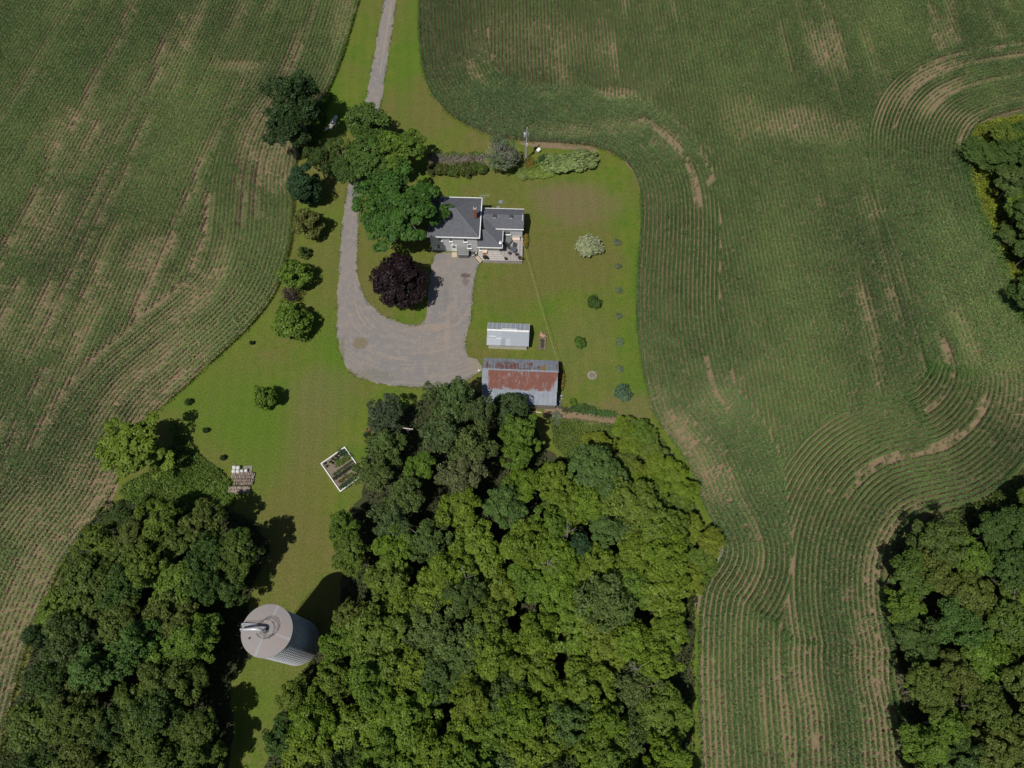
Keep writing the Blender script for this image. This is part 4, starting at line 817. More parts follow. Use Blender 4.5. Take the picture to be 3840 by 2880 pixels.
for k, (q, r_, s_) in enumerate((((-2.18, 91.1), .42, 'larger grey-blue concrete well cover on the lawn behind the house'), ((-2.65, 89.8), .33, 'smaller grey-blue concrete well cover close to the house'))):
    wc = empty('well_cover', (q[0], q[1], .010)); tag(wc, s_, 'well cover'); M.setdefault('slab', pmat('blue_grey_slab', (.20, .24, .27), (.16, .19, .21), 3, .9)); MB().lathe([(r_, 0), (r_, .07), (r_ - .03, .09)], 20).build('lid', M['slab'], wc); MB().tube([(-.08, 0, .08), (-.05, 0, .14), (.05, 0, .14), (.08, 0, .08)], .012, 5).build('handle', M['dark'], wc)

# ------------------------------------------------------------------ sheet-metal roofs
def sheet_mesh(wd, ln, ribs, rib=.018, z=0.0):
    """one corrugated sheet: x across, y up the slope"""
    xs = []; zs = []
    for k in range(ribs):
        u0 = k / ribs * wd; p = wd / ribs; xs += [u0, u0 + p * .42, u0 + p * .5, u0 + p * .92]; zs += [0, 0, rib, rib]
    xs.append(wd); zs.append(0)
    v = [(x_, 0, z_) for x_, z_ in zip(xs, zs)] + [(x_, ln, z_) for x_, z_ in zip(xs, zs)]; n_ = len(xs)
    return v, [(i_, i_+1, n_+i_+1, n_+i_) for i_ in range(n_-1)]
def metal_roof(parent, x0, x1, ylo, zlo, yhi, zhi, count, mats, ribs=5, lift=0.0, flip=False, name='roof_sheet', rib=.018):
    d = Vector((0, yhi-ylo, zhi-zlo)); ln = d.length; ang = math.atan2(zhi-zlo, yhi-ylo); wd = (x1-x0)/count; cache = {}
    for k in range(count):
        mt = mats(k); key = (mt.name, k % 2)
        if key not in cache:
            v, f = sheet_mesh(wd + .02, ln + (.03 if k % 2 else 0), ribs, rib); cache[key] = MB().add(v, f).mesh(name, mt)
        o = link(name, cache[key], parent, (x0 + k*wd, ylo, zlo + lift + .004 * (k % 2))); o.rotation_euler = (ang, 0, 0)
        if flip: o.rotation_euler = (math.pi - ang, 0, 0) if False else (ang, 0, 0)
# ------------------------------------------------------------------ the rusty barn
ba = empty('barn', (-4.8, 53.0, .012), R(-2.5)); tag(ba, 'long barn with a rusty corrugated metal roof', 'barn')
def rust_mat(name, c0, rusty):
    m, t, b = nodes_of(name); b.inputs['Roughness'].default_value = .55
    v = coords(t, 'obj', ba); s = t.nodes.new('ShaderNodeSeparateXYZ'); t.links.new(v, s.inputs[0]); x_, y_ = s.outputs[0], s.outputs[1]
    st = noise(t, coords(t, 'obj', ba, scale=(7, .35, .35)), 1.0, 4, .65); st2 = noise(t, coords(t, 'obj', ba, scale=(16, .8, .8)), 1.0, 3, .7); bl = noise(t, coords(t, 'obj', ba), .9, 5, .65); seam = math_n(t, 'LESS_THAN', math_n(t, 'FRACT', math_n(t, 'MULTIPLY', math_n(t, 'ADD', x_, .13), 16/12.65)), .05)
    grey = mix(t, ramp(t, bl, .35, .7), c0, tuple(q * .78 for q in c0))
    rust = mix(t, ramp(t, st2, .3, .7), (.185, .066, .042), (.130, .052, .040)); rust = mix(t, math_n(t, 'MULTIPLY', ramp(t, bl, .6, .75), .5), rust, (.255, .125, .085))
    if rusty == 's':
        edge = math_n(t, 'MULTIPLY_ADD', st, 2.2, -4.1); edge = math_n(t, 'ADD', edge, math_n(t, 'MULTIPLY', math_n(t, 'SUBTRACT', bl, .5), 1.6))      # lower limit of the rust
        below = ramp(t, math_n(t, 'SUBTRACT', y_, edge), -.04, .10); left = ramp(t, math_n(t, 'ADD', x_, math_n(t, 'MULTIPLY', st, 1.6)), 1.5, 1.9)
        right = ramp(t, math_n(t, 'ADD', math_n(t, 'ADD', x_, math_n(t, 'MULTIPLY', st2, 2.0)), math_n(t, 'MULTIPLY', y_, -.55)), 14.2, 13.6)
        holes = ramp(t, math_n(t, 'ADD', st2, math_n(t, 'MULTIPLY', bl, .6)), .98, .88)
        f = math_n(t, 'MULTIPLY', math_n(t, 'MULTIPLY', below, left), math_n(t, 'MULTIPLY', right, holes))
    elif rusty == 'n':
        q = math_n(t, 'ADD', st, math_n(t, 'MULTIPLY', math_n(t, 'SUBTRACT', bl, .5), .5)); q = math_n(t, 'SUBTRACT', q, math_n(t, 'MULTIPLY', math_n(t, 'ABSOLUTE', math_n(t, 'SUBTRACT', x_, 4.2)), .022)); q = math_n(t, 'SUBTRACT', q, math_n(t, 'MULTIPLY', math_n(t, 'MAXIMUM', math_n(t, 'SUBTRACT', y_, 1.9), 0), .28))
        f = ramp(t, q, .43, .48)
    else: f = math_n(t, 'MULTIPLY', ramp(t, st2, .66, .74), ramp(t, y_, -3.6, -3.1))
    c = mix(t, f, grey, rust); c = mix(t, math_n(t, 'MULTIPLY', seam, .55), c, (.06, .05, .05))
    t.links.new(c, b.inputs['Base Color']); t.links.new(math_n(t, 'MULTIPLY_ADD', f, -.05, .05), b.inputs['Metallic']); t.links.new(math_n(t, 'MULTIPLY_ADD', f, .2, .68), b.inputs['Roughness']); return m
ZN = (.225, .25, .29)
M['rs'] = rust_mat('rusty_zinc_front', ZN, 's'); M['rn'] = rust_mat('rusty_zinc_back', ZN, 'n'); M['rz'] = rust_mat('zinc_sheet', (.225, .255, .305), 'z')
M['ysheet'] = pmat('yellowed_sheet', (.30, .22, .04), (.22, .13, .04), 5, .6)
M['barnw'] = pmat('old_barn_boards', (.24, .215, .19), (.17, .15, .13), 2, .9, stretch=(6, 6, .4))
MB().add([(0.1, -4.95, 0), (12.25, -4.95, 0), (12.25, 2.6, 0), (.1, 2.6, 0), (.1, -4.95, 2.05), (12.25, -4.95, 2.05), (12.25, 2.6, 2.6), (.1, 2.6, 2.6), (.1, .05, 4.1), (12.25, .05, 4.1)], [(0, 1, 5, 4), (2, 3, 7, 6), (0, 4, 8, 7, 3), (1, 2, 6, 9, 5)]).build('wall', M['barnw'], ba)
metal_roof(ba, -.13, 12.52, 2.9, 2.62, .03, 4.20, 16, lambda k: M['ysheet'] if False else M['rn'])
metal_roof(ba, -.13, 12.42, -3.1, 2.97, -.0, 4.20, 16, lambda k: M['rs'], lift=.012)
metal_roof(ba, -.13, 12.36, -5.2, 2.13, -3.02, 2.99, 16, lambda k: M['rz'])
o = MB().add(*sheet_mesh(.85, 1.35, 5)).build('yellow_sheet', M['ysheet'], ba, (9.62, 1.42, 3.46)); o.rotation_euler = (math.atan2(1.58, -2.87), 0, 0); tag(o, 'yellowed translucent sheet')
MB().box((0, 0, 0), (12.65, .28, .03)).build('ridge_flashing', M['rz'], ba, (6.2, .02, 4.235))
box('side_door', (12.27, -1.0, 1.0), (.05, 1.6, 2.0), M['barnw'], ba); bl_ = box('yard_lamp', (-.5, .15, 3.4), (.5, .08, .08), M['alu'], ba); MB().lathe([(.05, 0), (.16, -.05), (.16, -.16), (.05, -.2)], 12).build('lamp_head', M['white'], bl_, (-.25, 0, 0))
def BW(x_, y_, z_=0):
    c_, s_ = math.cos(R(-2.5)), math.sin(R(-2.5)); return (-4.8 + x_*c_ - y_*s_, 53.0 + x_*s_ + y_*c_, z_ + .012)
flowers('daylilies', [BW(13.2, -1.2)[:2], BW(13.4, 1.0)[:2], BW(13.1, 2.6)[:2]], 1000, .20, .8, [('foliage', GRN, .66, .75, 1.4), ('blossom', ORA, .18, 1.0, .8), ('yellow_blossom', YEL, .16, .95, .8)], 'orange daylilies along the right wall of the rusty barn')
flowers('hosta_row', [BW(8.4, 3.15)[:2], BW(12.3, 3.2)[:2]], 700, .18, .5, [('foliage', (.30, .33, .04), 1.0, .8, 1.5)], 'yellow-green row of plants behind the rusty barn', cat='plants')
# tarp-covered scrap by the barn's right wall
tp = empty('scrap_pile', BW(12.95, -3.6)); tag(tp, 'heap of grey scrap sheets and boards beside the barn', 'scrap pile')
for k in range(16):
    m_ = (Matrix.Rotation(random.uniform(0, 6.28), 4, 'Z') @ Matrix.Rotation(random.uniform(-.5, .5), 4, 'X')); MB().box((0, 0, 0), (random.uniform(.2, .7), random.uniform(.15, .4), .04), 0, m_).build('scrap_piece', random.choice([M['alu'], M['metal'], M['dark'], M['greybox']]), tp, (random.gauss(0, .25) + .012 * k, -1.2 + .16 * k, .1 + .03 * (k % 5)))
pl = box('plank', BW(8.9, -5.6, .06), (2.2, .2, .08), M['deckn'], None, R(-6)); tag(pl, 'pale plank lying along the lower wall of the barn', 'plank')

# ------------------------------------------------------------------ the metal shed
sh = empty('garden_shed', (-4.09, 59.09, .012), R(-2.6)); tag(sh, 'small shed with a shiny pale metal sheet roof', 'shed')
MB().add([(0, 0, 0), (6.64, 0, 0), (6.64, 3.9, 0), (0, 3.9, 0), (0, 0, 1.95), (6.64, 0, 1.95), (6.64, 3.9, 1.95), (0, 3.9, 1.95), (0, 1.98, 3.0), (6.64, 1.98, 3.0)], [(0, 1, 5, 4), (2, 3, 7, 6), (0, 4, 8, 7, 3), (1, 2, 6, 9, 5)]).build('wall', M['siding2'], sh)
SM = [pmat('shed_sheet_%d' % k, c_, tuple(q * .86 for q in c_), 2.2, .62, metal=0.0, stretch=(4, .6, .6)) for k, c_ in enumerate([(.235, .265, .31), (.285, .315, .36), (.355, .385, .43), (.31, .34, .385)])]
metal_roof(sh, -.25, 6.98, 4.1, 1.98, 1.97, 3.09, 9, lambda k: SM[(1, 1, 1, 3, 3, 1, 1, 1, 3)[k]], ribs=4)
metal_roof(sh, -.27, 6.96, -.35, 1.92, .75, 2.46, 9, lambda k: SM[(2, 2, 2, 0, 2, 1, 1, 1, 1)[k]], ribs=4)
metal_roof(sh, -.26, 6.97, .72, 2.46, 1.97, 3.09, 9, lambda k: SM[(3, 3, 3, 1, 1, 1, 1, 1, 1)[k]], ribs=4, lift=.012)
for k in range(10): MB().box((0, 0, 0), (.05, 2.38, .035)).build('batten', M['white'], sh, (-.25 + k * .803, 3.03, 2.565)).rotation_euler = (-math.atan2(1.11, 2.13), 0, 0)
MB().box((3.36, 1.97, 3.13), (7.25, .30, .03)).build('ridge_flashing', M['white'], sh)
for k, (x_, y_, l_) in enumerate(((3.6, 2.35, 2.6), (4.6, 1.75, .12), (.7, 1.0, 1.2), (1.8, .72, .9))): box('patch_strip', (x_, y_, 3.18 - abs(y_ - 1.97) * .52), (l_, .1, .03), M['white'], sh)
for k in range(7): box('wall_bracket', (2.0 + .36 * k, -.06, 1.45), (.06, .08, .32), M['greybox'], sh)
flowers('shed_flowers', [(-2.6, 63.7), (.6, 63.5)], 220, .15, .7, [('foliage', GRN, .6, .8, 1.0), ('blossom', ORA, .4, 1.0, .9)], 'sparse orange flowers behind the metal shed')

# ------------------------------------------------------------------ the silo
si = empty('silo', (-31.19, 10.44, .012)); tag(si, 'tall round concrete silo with a pinkish domed roof', 'silo'); SH, SR = 15.2, 3.17
v = []; f = []; NS = 240
for z_ in (0, SH):
    for k in range(NS):
        r_ = SR + (.0 if k % 4 < 2 else -.055); q = 2*math.pi*k/NS; v.append((r_*math.cos(q), r_*math.sin(q), z_))
f = [(k, (k+1) % NS, NS+(k+1) % NS, NS+k) for k in range(NS)]
M['silow'] = pmat('silo_staves', (.36, .355, .345), (.25, .25, .25), .9, .85, stretch=(2, 2, .25), bmp=.2)
MB().add(v, f).build('wall', M['silow'], si)
for k in range(19): MB().lathe([(SR + .005, -.02), (SR + .03, 0), (SR + .005, .02)], 64).build('hoop', M['metal'], si, (0, 0, .6 + .8 * k))
def silo_roof_mat():
    m, t, b = nodes_of('silo_roof'); b.inputs['Roughness'].default_value = .85
    v_ = coords(t, 'obj'); n1 = noise(t, v_, .7, 5, .65); n2 = noise(t, v_, 5, 5, .75); s = t.nodes.new('ShaderNodeSeparateXYZ'); t.links.new(v_, s.inputs[0])
    c = mix(t, ramp(t, n1, .4, .65), (.225, .213, .212), (.245, .208, .195)); c = mix(t, math_n(t, 'MULTIPLY', ramp(t, n2, .55, .75), .6), c, (.34, .32, .32)); c = mix(t, math_n(t, 'MULTIPLY', ramp(t, n2, .42, .25), .5), c, (.16, .135, .13))
    an_ = math_n(t, 'ARCTAN2', s.outputs[1], s.outputs[0]); sp_ = math_n(t, 'ABSOLUTE', math_n(t, 'SINE', math_n(t, 'MULTIPLY', math_n(t, 'ADD', an_, .33), 2.0)))
    c = mix(t, math_n(t, 'MULTIPLY', ramp(t, sp_, .18, .04), .45), c, (.34, .33, .335))
    n3 = noise(t, coords(t, 'obj', loc=(5, 2, 0)), .9, 4); c = mix(t, math_n(t, 'MULTIPLY', ramp(t, n3, .58, .72), .6), c, (.30, .17, .105))
    t.links.new(c, b.inputs['Base Color']); bump(t, b, n2, .2, .02); return m
MB().lathe([(SR + .10, 0), (SR + .12, .06), (SR + .10, .12), (SR * .75, .30), (SR * .45, .44), (SR * .2, .52), (.02, .55)], 72).build('roof', silo_roof_mat(), si, (0, 0, SH + .004))
def ring(r_, z_, a0=0, a1=6.2832, n_=40, rad=.022): return [(r_*math.cos(a0+(a1-a0)*k/n_), r_*math.sin(a0+(a1-a0)*k/n_), z_) for k in range(n_+1)]
ra = MB()
for z_ in (SH + .95, SH + 1.25, SH + 1.55): ra.tube([(p[0] + .15, p[1] + .1, p[2]) for p in ring(1.15, z_, -2.6, 2.9)], .022, 5)
M['rail'] = pmat('dark_rail', (.07, .07, .08), (.12, .11, .11), 5, .6, metal=.4)
rl = ra.build('railing', M['rail'], si)
for k in range(9):
    q = -2.6 + 5.5 * k / 8; MB().tube([(1.15*math.cos(q) + .15, 1.15*math.sin(q) + .1, SH + .4), (1.15*math.cos(q) + .15, 1.15*math.sin(q) + .1, SH + 1.55)], .02, 5).build('rail_post', M['rail'], rl)
pp = [(.0, -.05, SH + .5), (.0, -.05, SH + 1.35), (-.2, -.04, SH + 1.75), (-.7, -.02, SH + 1.98), (-1.5, .0, SH + 1.95), (-2.4, .03, SH + 1.55), (-3.0, .05, SH + .95), (-3.22, .05, SH + .2), (-3.30, .05, SH - 2), (-3.32, .05, 1.0)]
MB().tube(pp, .17, 12).build('filler_pipe', M['alu'], si, smooth=True); MB().lathe([(.36, 0), (.36, .14), (.30, .16)], 20).build('pipe_collar', M['dark'], si, (0, -.05, SH + .50))
for y_ in (.55, .82): MB().tube([(-3.15, y_, SH + .9), (-1.0, y_ * .95, SH + 1.3)], .025, 5).build('walkway_rail', M['rail'], si)
MB().box((-2.1, .68, SH + .62), (2.1, .34, .04)).build('walkway', M['metal'], si)
MB().lathe([(.26, 0), (.26, .08), (.2, .1)], 16).build('hatch', M['conc'], si, (.42, -.78, SH + .45)); box('roof_vent', (-2.0, -.95, SH + .42), (.2, .2, .2), M['dark'], si)
ld = MB(); [ld.tube([(-SR - .25, y_, .5), (-SR - .25, y_, SH + .9)], .025, 5) for y_ in (.5, .9)]; ld.build('ladder_rail', M['rail'], si)
for k in range(37): box('ladder_rung', (-SR - .25, .7, .8 + .4 * k), (.03, .4, .03), M['rail'], si)
cg = MB(); [cg.tube([(-SR - .25 - .38 * math.sin(math.pi * j / 8), .7 + .38 * math.cos(math.pi * j / 8), 3 + 1.4 * k) for j in range(9)], .02, 4) for k in range(9)]; cg.build('ladder_cage', M['rail'], si)

# ------------------------------------------------------------------ framed vegetable garden
ga = [Vector((-27.42, 40.69)), Vector((-30.96, 37.87)), Vector((-27.40, 33.23)), Vector((-23.90, 36.05))]; gc = sum(ga, Vector((0, 0))) / 4
ge = empty('raised_garden', (gc.x, gc.y, .012)); tag(ge, 'white board frame of the tilted vegetable garden on the lower lawn', 'garden bed')
for k in range(4):
    p, q = ga[k] - gc, ga[(k+1) % 4] - gc; d = q - p; box('board', ((p.x+q.x)/2, (p.y+q.y)/2, .14 + .002 * k), (d.length + .12, .15, .28), M['white'], ge, math.atan2(d.y, d.x))
M['gsoil'] = pmat('garden_soil', (.145, .115, .085), (.20, .16, .125), 2.0, .95, bmp=.5)
MB().add([((p - gc).x, (p - gc).y, .06) for p in ga], [(0, 1, 2, 3)]).build('soil', M['gsoil'], ge)
for (p, q, n_, sp_, h_, c_, sz, s_) in [((-28.55, 35.35), (-25.5, 37.75), 700, .15, .35, (.035, .045, .030), 1.0, 'dark planted row across the lower part of the white framed garden'), ((-28.8, 36.0), (-25.9, 38.3), 420, .09, .4, (.06, .10, .03), 1.0, 'thin green row just above the dark row in the framed garden'),
    ((-28.4, 37.7), (-26.5, 39.1), 900, .22, .4, (.085, .135, .025), 1.0, 'widest bright green row in the middle of the framed garden'), ((-27.7, 34.85), (-26.4, 35.9), 220, .14, .3, (.10, .10, .03), 1.0, 'short yellowish row in the lower corner of the framed garden'), ((-27.2, 33.9), (-25.6, 35.2), 500, .28, .35, (.045, .075, .03), 1.0, 'dark leafy row at the lowest corner of the framed garden'), ((-28.2, 40.05), (-27.1, 39.55), 420, .22, .4, (.04, .07, .035), 1.0, 'dark leafy clump at the top corner of the framed garden')]:
    flowers('vegetable_row', [p, q], n_, sp_, h_, [('foliage', c_, 1.0, .9, sz)], s_, .10, 'vegetables')
for k, (u_, w_) in enumerate([(-30.35, 37.95), (-29.95, 37.45), (-29.5, 38.2), (-29.1, 38.0), (-29.2, 38.7), (-28.7, 38.5), (-28.75, 39.1), (-28.3, 38.9), (-28.4, 39.5), (-27.9, 39.3)]):
    tree_at('shrub%d' % (k % 3), u_, w_, .24, .45, (.045, .075, .022), 'small vegetable plant standing apart in the framed garden, %s from its left corner' % ORD[k], 'vegetable', 'vegetable_plant', 'separate plants in the framed garden')
# rows right of the barn
flowers('vegetable_row', [D(1240, 884), D(1284, 890)], 900, .30, .7, [('foliage', (.055, .105, .028), 1.0, .9, 1.4)], 'tall leafy vegetable row nearest the barn on the bare garden soil', .12, 'vegetables')
flowers('vegetable_row', [D(1284, 893), D(1330, 897)], 900, .30, .45, [('foliage', (.060, .125, .026), 1.0, .9, 1.1)], 'bright green vegetable row at the right end of the bare garden soil', .11, 'vegetables')
flowers('vegetable_row', [D(1215, 885), D(1236, 888)], 200, .3, .4, [('foliage', (.06, .09, .03), 1.0, .9, 1.1)], 'sparse low plants between the barn and the leafy vegetable rows', .10, 'vegetables')
# flower bed between shed and lawn
fb = empty('flower_bed', (*D(1173, 738), .012), R(-2.6)); tag(fb, 'narrow brown framed flower bed right of the metal shed', 'garden bed')
M['brownb'] = pmat('brown_boards', (.20, .13, .10), (.15, .10, .08), 4, .9)
for (cx_, cy_, sx_, sy_) in ((-.62, 0, .1, 3.1), (.62, 0, .1, 3.1), (0, 1.6, 1.34, .1), (0, -1.6, 1.34, .1)): box('board', (cx_, cy_, .11), (sx_, sy_, .22), M['brownb'], fb)
MB().box((0, 0, .06), (1.14, 3.08, .10)).build('soil', M['gsoil'], fb)
x_, y_ = D(1173, 738); flowers('bed_flowers', [(x_ - .2, y_ + 1.2), (x_ + .3, y_ + .8)], 220, .22, .4, [('foliage', GRN, .3, .6, 1), ('blossom', (.55, .12, .05), .3, 1, .9), ('pale_blossom', (.65, .55, .40), .4, 1, .9)], 'red and cream flowers at the top end of the narrow bed'); flowers('bed_plants', [(x_, y_ + .2), (x_, y_ - 1.2)], 260, .22, .3, [('foliage', (.07, .08, .035), 1, .8, 1)], 'dull green plants in the lower part of the narrow bed', cat='plants')

# ------------------------------------------------------------------ woodpile
lg = {}
M['logs'] = [pmat('split_log_%d' % k, c_, tuple(q * .7 for q in c_), 5, .9) for k, c_ in enumerate([(.34, .27, .22), (.27, .215, .18), (.40, .34, .29), (.22, .19, .165)])]
for k in range(4):
    r_ = .085; lg[k] = MB().add([(-r_, -.22, 0), (r_, -.22, 0), (r_*.9, -.22, r_), (0, -.22, 1.7*r_), (-r_*.9, -.22, r_), (-r_, .22, 0), (r_, .22, 0), (r_*.9, .22, r_), (0, .22, 1.7*r_), (-r_*.9, .22, r_)], [(4, 3, 2, 1, 0), (5, 6, 7, 8, 9), (0, 1, 6, 5), (1, 2, 7, 6), (2, 3, 8, 7), (3, 4, 9, 8), (4, 0, 5, 9)]).mesh('log', M['logs'][k])
def woodstack(x0, x1, y, layers, label, tone):
    e_ = empty('firewood_stack', ((x0+x1)/2, y, .012)); tag(e_, label, 'firewood', 'firewood stacks'); n_ = int((x1-x0)/.165)
    for l_ in range(layers):
        for j in (-1, 1):
            for k in range(n_):
                if l_ == layers - 1 and random.random() < .22: continue
                o = link('log', lg[random.choice(tone)], e_, (-(x1-x0)/2 + (k + .5) * .165 + random.gauss(0, .02), j * .25 + random.gauss(0, .03), l_ * .155 + random.uniform(0, .02))); o.rotation_euler = (random.gauss(0, .05), random.uniform(-.3, .3), random.gauss(0, .16) + (1.2 if random.random() < .05 else 0)); s_ = random.uniform(.85, 1.2); o.scale = (s_, random.uniform(.85, 1.15), s_)
woodstack(-45.1, -41.4, 35.85, 3, 'upper brown firewood stack just below the white bags', (0, 1, 2)); woodstack(-44.6, -41.4, 34.75, 3, 'middle brown firewood stack with weeds along its lower side', (0, 1, 3)); woodstack(-45.1, -41.7, 33.45, 4, 'pale grey firewood stack lowest in the woodpile', (2, 0, 2))
flowers('weed_strip', [(-44.4, 34.15), (-41.9, 34.1)], 200, .12, .35, [('foliage', (.09, .11, .03), 1, .8, 1)], 'strip of weeds between the two lower firewood stacks', cat='weeds')
M['bag'] = pmat('white_woven_bag', (.60, .59, .58), (.48, .47, .46), 3, .7, bmp=.3)
def bag(x_, y_, s_, label):
    e_ = empty('firewood_bag', (x_, y_, .012), random.gauss(0, .05)); tag(e_, label, 'bag', 'white bags at the woodpile'); w_ = s_ / 2
    prof = [(.80, 0), (1, .12), (1.02, .5), (.98, .8), (.75, .93), (.25, .97)]; v_ = []; f_ = []
    for (k_, z_) in prof:
        for j in range(16):
            a_ = 2*math.pi*j/16; cx_ = abs(math.cos(a_)) ** .5 * math.copysign(1, math.cos(a_)); sy_ = abs(math.sin(a_)) ** .5 * math.copysign(1, math.sin(a_)); v_.append((cx_*w_*k_, sy_*w_*k_*.95, z_ * .75))
    for i_ in range(len(prof)-1):
        for j in range(16): f_.append((i_*16+j, i_*16+(j+1) % 16, (i_+1)*16+(j+1) % 16, (i_+1)*16+j))
    f_.append(tuple(range((len(prof)-1)*16, len(prof)*16))); MB().add(v_, f_).build('sack', M['bag'], e_, smooth=True); MB().tube([(-w_*.3, 0, .72), (0, 0, .80), (w_*.3, 0, .72)], .02, 5).build('strap', M['bag'], e_)
for x_, y_, s_, t_ in ((-44.85, 37.15, .62, 'white bag at the upper left corner of the woodpile'), (-44.2, 37.12, .62, 'white bag second from the left in the upper row'), (-44.82, 36.52, .62, 'white bag at the left end, lower of the two'), (-44.15, 36.5, .62, 'white bag second from the left in the lower row'), (-43.5, 36.55, .5, 'smaller white bag third from the left beside the pallet'), (-42.85, 36.6, .55, 'white bag furthest right, resting by the pallet')): bag(x_, y_, s_, t_)
pa = empty('pallet', (-42.75, 36.95, .012)); tag(pa, 'grey wooden pallet behind the right-hand white bags', 'pallet')
for k in range(7): box('slat', (-.6 + .2 * k, 0, .13), (.12, 1.1, .02), M['conc'], pa)
for k in (-1, 0, 1): box('bearer', (0, k * .5, .06), (1.3, .09, .115), M['conc'], pa)

# ------------------------------------------------------------------ pole, cable, log, fire pit, posts
po = empty('utility_pole', (2.83, 101.58, .012)); tag(po, 'grey utility pole with a transformer at the top of the yard', 'utility pole')
M['pole'] = pmat('weathered_pole', (.36, .36, .37), (.27, .27, .28), 3, .85, stretch=(3, 3, .3)); MB().tube([(0, 0, -.1), (0, 0, 4), (0, 0, 8.7)], [.17, .15, .11], 10).build('shaft', M['pole'], po)
tf = MB().lathe([(.02, 0), (.24, .02), (.25, .1), (.25, .8), (.22, .88), (.02, .9)], 16).build('transformer', M['alu'], po, (-.36, -.05, 6.5)); MB().tube([(0, 0, .9), (0, 0, 1.15)], .04, 6).build('bushing', M['dark'], tf)
box('meter_box', (.05, -.24, 4.4), (.4, .22, .7), M['alu'], po); box('switch_box', (.30, -.05, 6.9), (.16, .2, .8), M['metal'], po); MB().tube([(-.19, .0, .2), (-.17, .0, 4.2)], .035, 6).build('conduit', M['alu'], po)
for s_ in (-1, 1): MB().lathe([(.12, 0), (.14, .1), (.06, .28)], 10).build('guard', M['white'], po, (s_ * .32, -.15, .1))
bk = empty('feed_bucket', (*G(1930 + 985/11.06, 470 + 1050/11.06, .3), .012), R(-20)); tag(bk, 'white bucket lying on the grass right of the utility pole', 'bucket'); o = MB().lathe([(.30, 0), (.34, .05), (.38, .75), (.36, .75)], 18).build('pail', M['white'], bk, (0, -.3, .38)); o.rotation_euler = (R(-75), 0, R(-25)); MB().tube([(-.3, .3, .3), (0, .55, .5), (.3, .3, .3)], .015, 5).build('handle', M['alu'], bk)
p0 = Vector(HW(8.35, .45, 2.9)); p1 = Vector(BW(12.35, 2.75, 2.9)); cab = [p0.lerp(p1, k / 24) - Vector((0, 0, 4 * .55 * (k/24) * (1 - k/24))) for k in range(25)]
M['cable'] = pmat('pale_cable', (.40, .40, .22), (.34, .34, .18), 3, .6); cb = MB().tube(cab, .018, 6).build('overhead_cable', M['cable']); tag(cb, 'pale overhead cable from the house addition to the barn', 'cable')
M['paleb'] = pmat('bleached_wood', (.56, .52, .48), (.42, .385, .36), 2.5, .85, stretch=(1, 1, .3), bmp=.5)
lo_ = empty('fallen_log', (-36.6, 111.2, .012), math.atan2(2.79, .76) - math.pi/2); tag(lo_, 'pale bleached tree trunk lying by the field edge near the driveway', 'log')
MB().tube([(.1, -1.75, .42), (.03, -1.1, .46), (0, -.3, .47), (.05, .5, .44), (.0, 1.1, .42), (.02, 1.65, .40)], [.34, .42, .47, .44, .38, .36], 14).build('trunk', M['paleb'], lo_, smooth=True); MB().tube([(.25, -.55, .5), (.62, -.35, .6), (.75, -.25, .62)], [.24, .2, .16], 10).build('branch_stub', M['paleb'], lo_); st_ = MB().lathe([(.36, 0), (.34, .3), (.30, .32)], 12).build('stump', M['paleb'], None, (-37.75, 109.7, .012)); tag(st_, 'low pale stump beside the lower end of the fallen trunk', 'stump')
fp = empty('fire_pit', (*D(1281, 811), .012)); tag(fp, 'ring of stones around a fire pit on the right lawn', 'fire pit'); MB().lathe([(.55, 0), (.5, .03), (.1, .04)], 20).build('ash', M['gsoil'], fp)
stn = MB().add([(-.13, -.1, 0), (.12, -.11, 0), (.13, .1, 0), (-.12, .11, 0), (-.09, -.07, .15), (.08, -.08, .17), (.09, .07, .14), (-.08, .06, .16)], [(0, 3, 2, 1), (4, 5, 6, 7), (0, 1, 5, 4), (1, 2, 6, 5), (2, 3, 7, 6), (3, 0, 4, 7)]).mesh('stone', M['conc'])
for k in range(16): o = link('stone', stn, fp, (.68 * math.cos(k * .3927), .68 * math.sin(k * .3927), 0)); o.rotation_euler = (0, 0, k * .3927 + random.gauss(0, .2)); s_ = random.uniform(.85, 1.25); o.scale = (s_, s_, s_)
tp_ = empty('clothesline_post', (-17.0, 42.87, .012), R(-8)); tag(tp_, 'bleached wooden T-shaped post among the trees below the gravel', 'post'); MB().tube([(0, 0, 0), (0, 0, 3.0)], .09, 8).build('upright', M['paleb'], tp_); box('crossbar', (0, 0, 3.03), (2.0, .13, .13), M['paleb'], tp_); o = MB().tube([(.05, 0, 2.2), (.7, 0, 2.96)], .04, 6).build('brace', M['paleb'], tp_)
tree('shrub2', 792, 940, 6, .9, (.03, .07, .03), 'tiny dark green bush at the lawn edge beside the olive trees', 'bush', 'small_bush')
pc = empty('garden_chair', (*D(799, 932), .012), 1.0); tag(pc, 'small reddish garden chair half hidden under the olive trees', 'chair'); M['redp'] = pmat('red_plastic', (.30, .09, .10), (.24, .07, .08), 3, .5); box('seat', (0, 0, .40), (.5, .5, .05), M['redp'], pc); box('backrest', (0, .24, .68), (.5, .05, .55), M['redp'], pc); [box('leg', (a_ * .21, b_ * .21, .19), (.05, .05, .38), M['redp'], pc) for a_ in (-1, 1) for b_ in (-1, 1)]

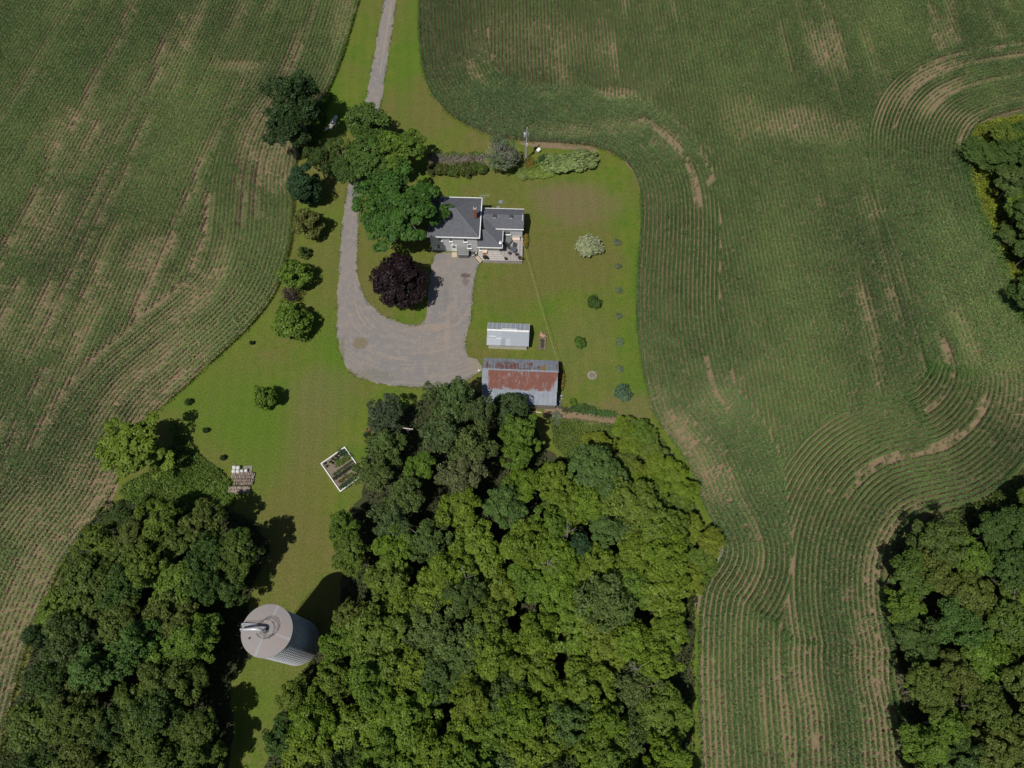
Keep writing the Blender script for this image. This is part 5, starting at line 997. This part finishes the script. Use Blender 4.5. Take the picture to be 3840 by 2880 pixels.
# ------------------------------------------------------------------ grass creeping over the gravel edge, bare snags in the wood
dl = resample(np.array([D(*p) for p in drive_outer[1:]]), .12); g_ = np.random.default_rng(91); q_ = np.repeat(dl, 5, 0) + g_.normal(0, .20, (len(dl) * 5, 2)); ok = (N2(q_[:, 0] * .8, q_[:, 1] * .8) > .42) & (g_.random(len(q_)) < .75)
q_ = q_[ok]; nr = np.array([0, 0, .8]) + g_.normal(0, .5, (len(q_), 3)); nr /= np.linalg.norm(nr, axis=1)[:, None]
V, F = leaves(np.column_stack([q_, g_.uniform(.03, .10, len(q_))]), nr, .075 * g_.uniform(.6, 1.4, len(q_)), g_); o = link('edge_grass', np_mesh('edge_grass', V, F, M['leaf'], np.repeat(g_.random(len(q_)), 4))); o.color = (.085, .115, .026, 1); tag(o, 'tufts of grass along the ragged driveway edge', 'grass', kind='stuff')
for k, (dx, dy, h_, s_) in enumerate([(1228, 1150, 11, 'pale bare snag standing up in the upper right of the big wood'), (1330, 1288, 10, 'grey leafless snag near the right side of the big wood'), (1010, 1240, 11.5, 'thin bare snag in the left middle of the big wood'), (1380, 1440, 9, 'leaning bare snag in the shadow gap of the big wood'), (2190, 1280, 8, 'grey fallen-looking bare snag at the right frame edge'), (1185, 1215, 11, 'bare snag at the centre of the big wood')]):
    x_, y_ = D(dx, dy, h_); e_ = empty('bare_snag', (x_, y_, .016), k * 1.3); tag(e_, s_, 'dead tree'); rg = np.random.default_rng(700 + k); m_ = MB(); m_.tube([(0, 0, 0), (.2, .1, h_ * .5), (.1, .3, h_)], [.2, .15, .05], 7); m_.build('trunk', M['dead'], e_)
    m_ = MB()
    for j in range(9):
        z_ = h_ * rg.uniform(.6, 1.0); a_ = rg.uniform(0, 6.28); l_ = rg.uniform(.6, 2.0) * (1.25 - z_ / h_ * .5); p_ = Vector((.12, .2, z_)); q2 = p_ + Vector((math.cos(a_) * l_, math.sin(a_) * l_, l_ * rg.uniform(.2, .7))); m_.tube([p_, p_.lerp(q2, .5) + Vector((0, 0, .15)), q2], [.04, .03, .012], 4); m_.tube([p_.lerp(q2, .55), q2 + Vector((rg.normal(0, .5), rg.normal(0, .5), .1))], [.022, .008], 4)
    m_.build('branches', M['dead'], e_)

def fringe(line, n_per, spread, h_, col, label, seed):
    g_ = np.random.default_rng(seed); ln_ = resample(line, .15); q_ = np.repeat(ln_, n_per, 0) + g_.normal(0, spread, (len(ln_) * n_per, 2)); q_ = q_[visible(q_) & (N1(q_[:, 0] * .35, q_[:, 1] * .35) > .34)]
    nr = np.array([0, 0, .6]) + g_.normal(0, .55, (len(q_), 3)); nr /= np.linalg.norm(nr, axis=1)[:, None]
    V, F = leaves(np.column_stack([q_, g_.uniform(.05, h_, len(q_))]), nr, .10 * g_.uniform(.6, 1.5, len(q_)), g_); o = link('edge_grass', np_mesh('edge_grass', V, F, M['leaf'], np.repeat(np.clip(g_.normal(.45, .25, len(q_)), 0, 1), 4))); o.color = c4(col); tag(o, label, 'grass', kind='stuff')
fringe(grow(YB, 1, .25), 5, .30, .35, (.110, .165, .024), 'long grass along the edge of the right corn field', 95)
fringe(grow(LB, -1, .25), 5, .30, .35, (.105, .155, .024), 'long grass along the edge of the left corn field', 96)
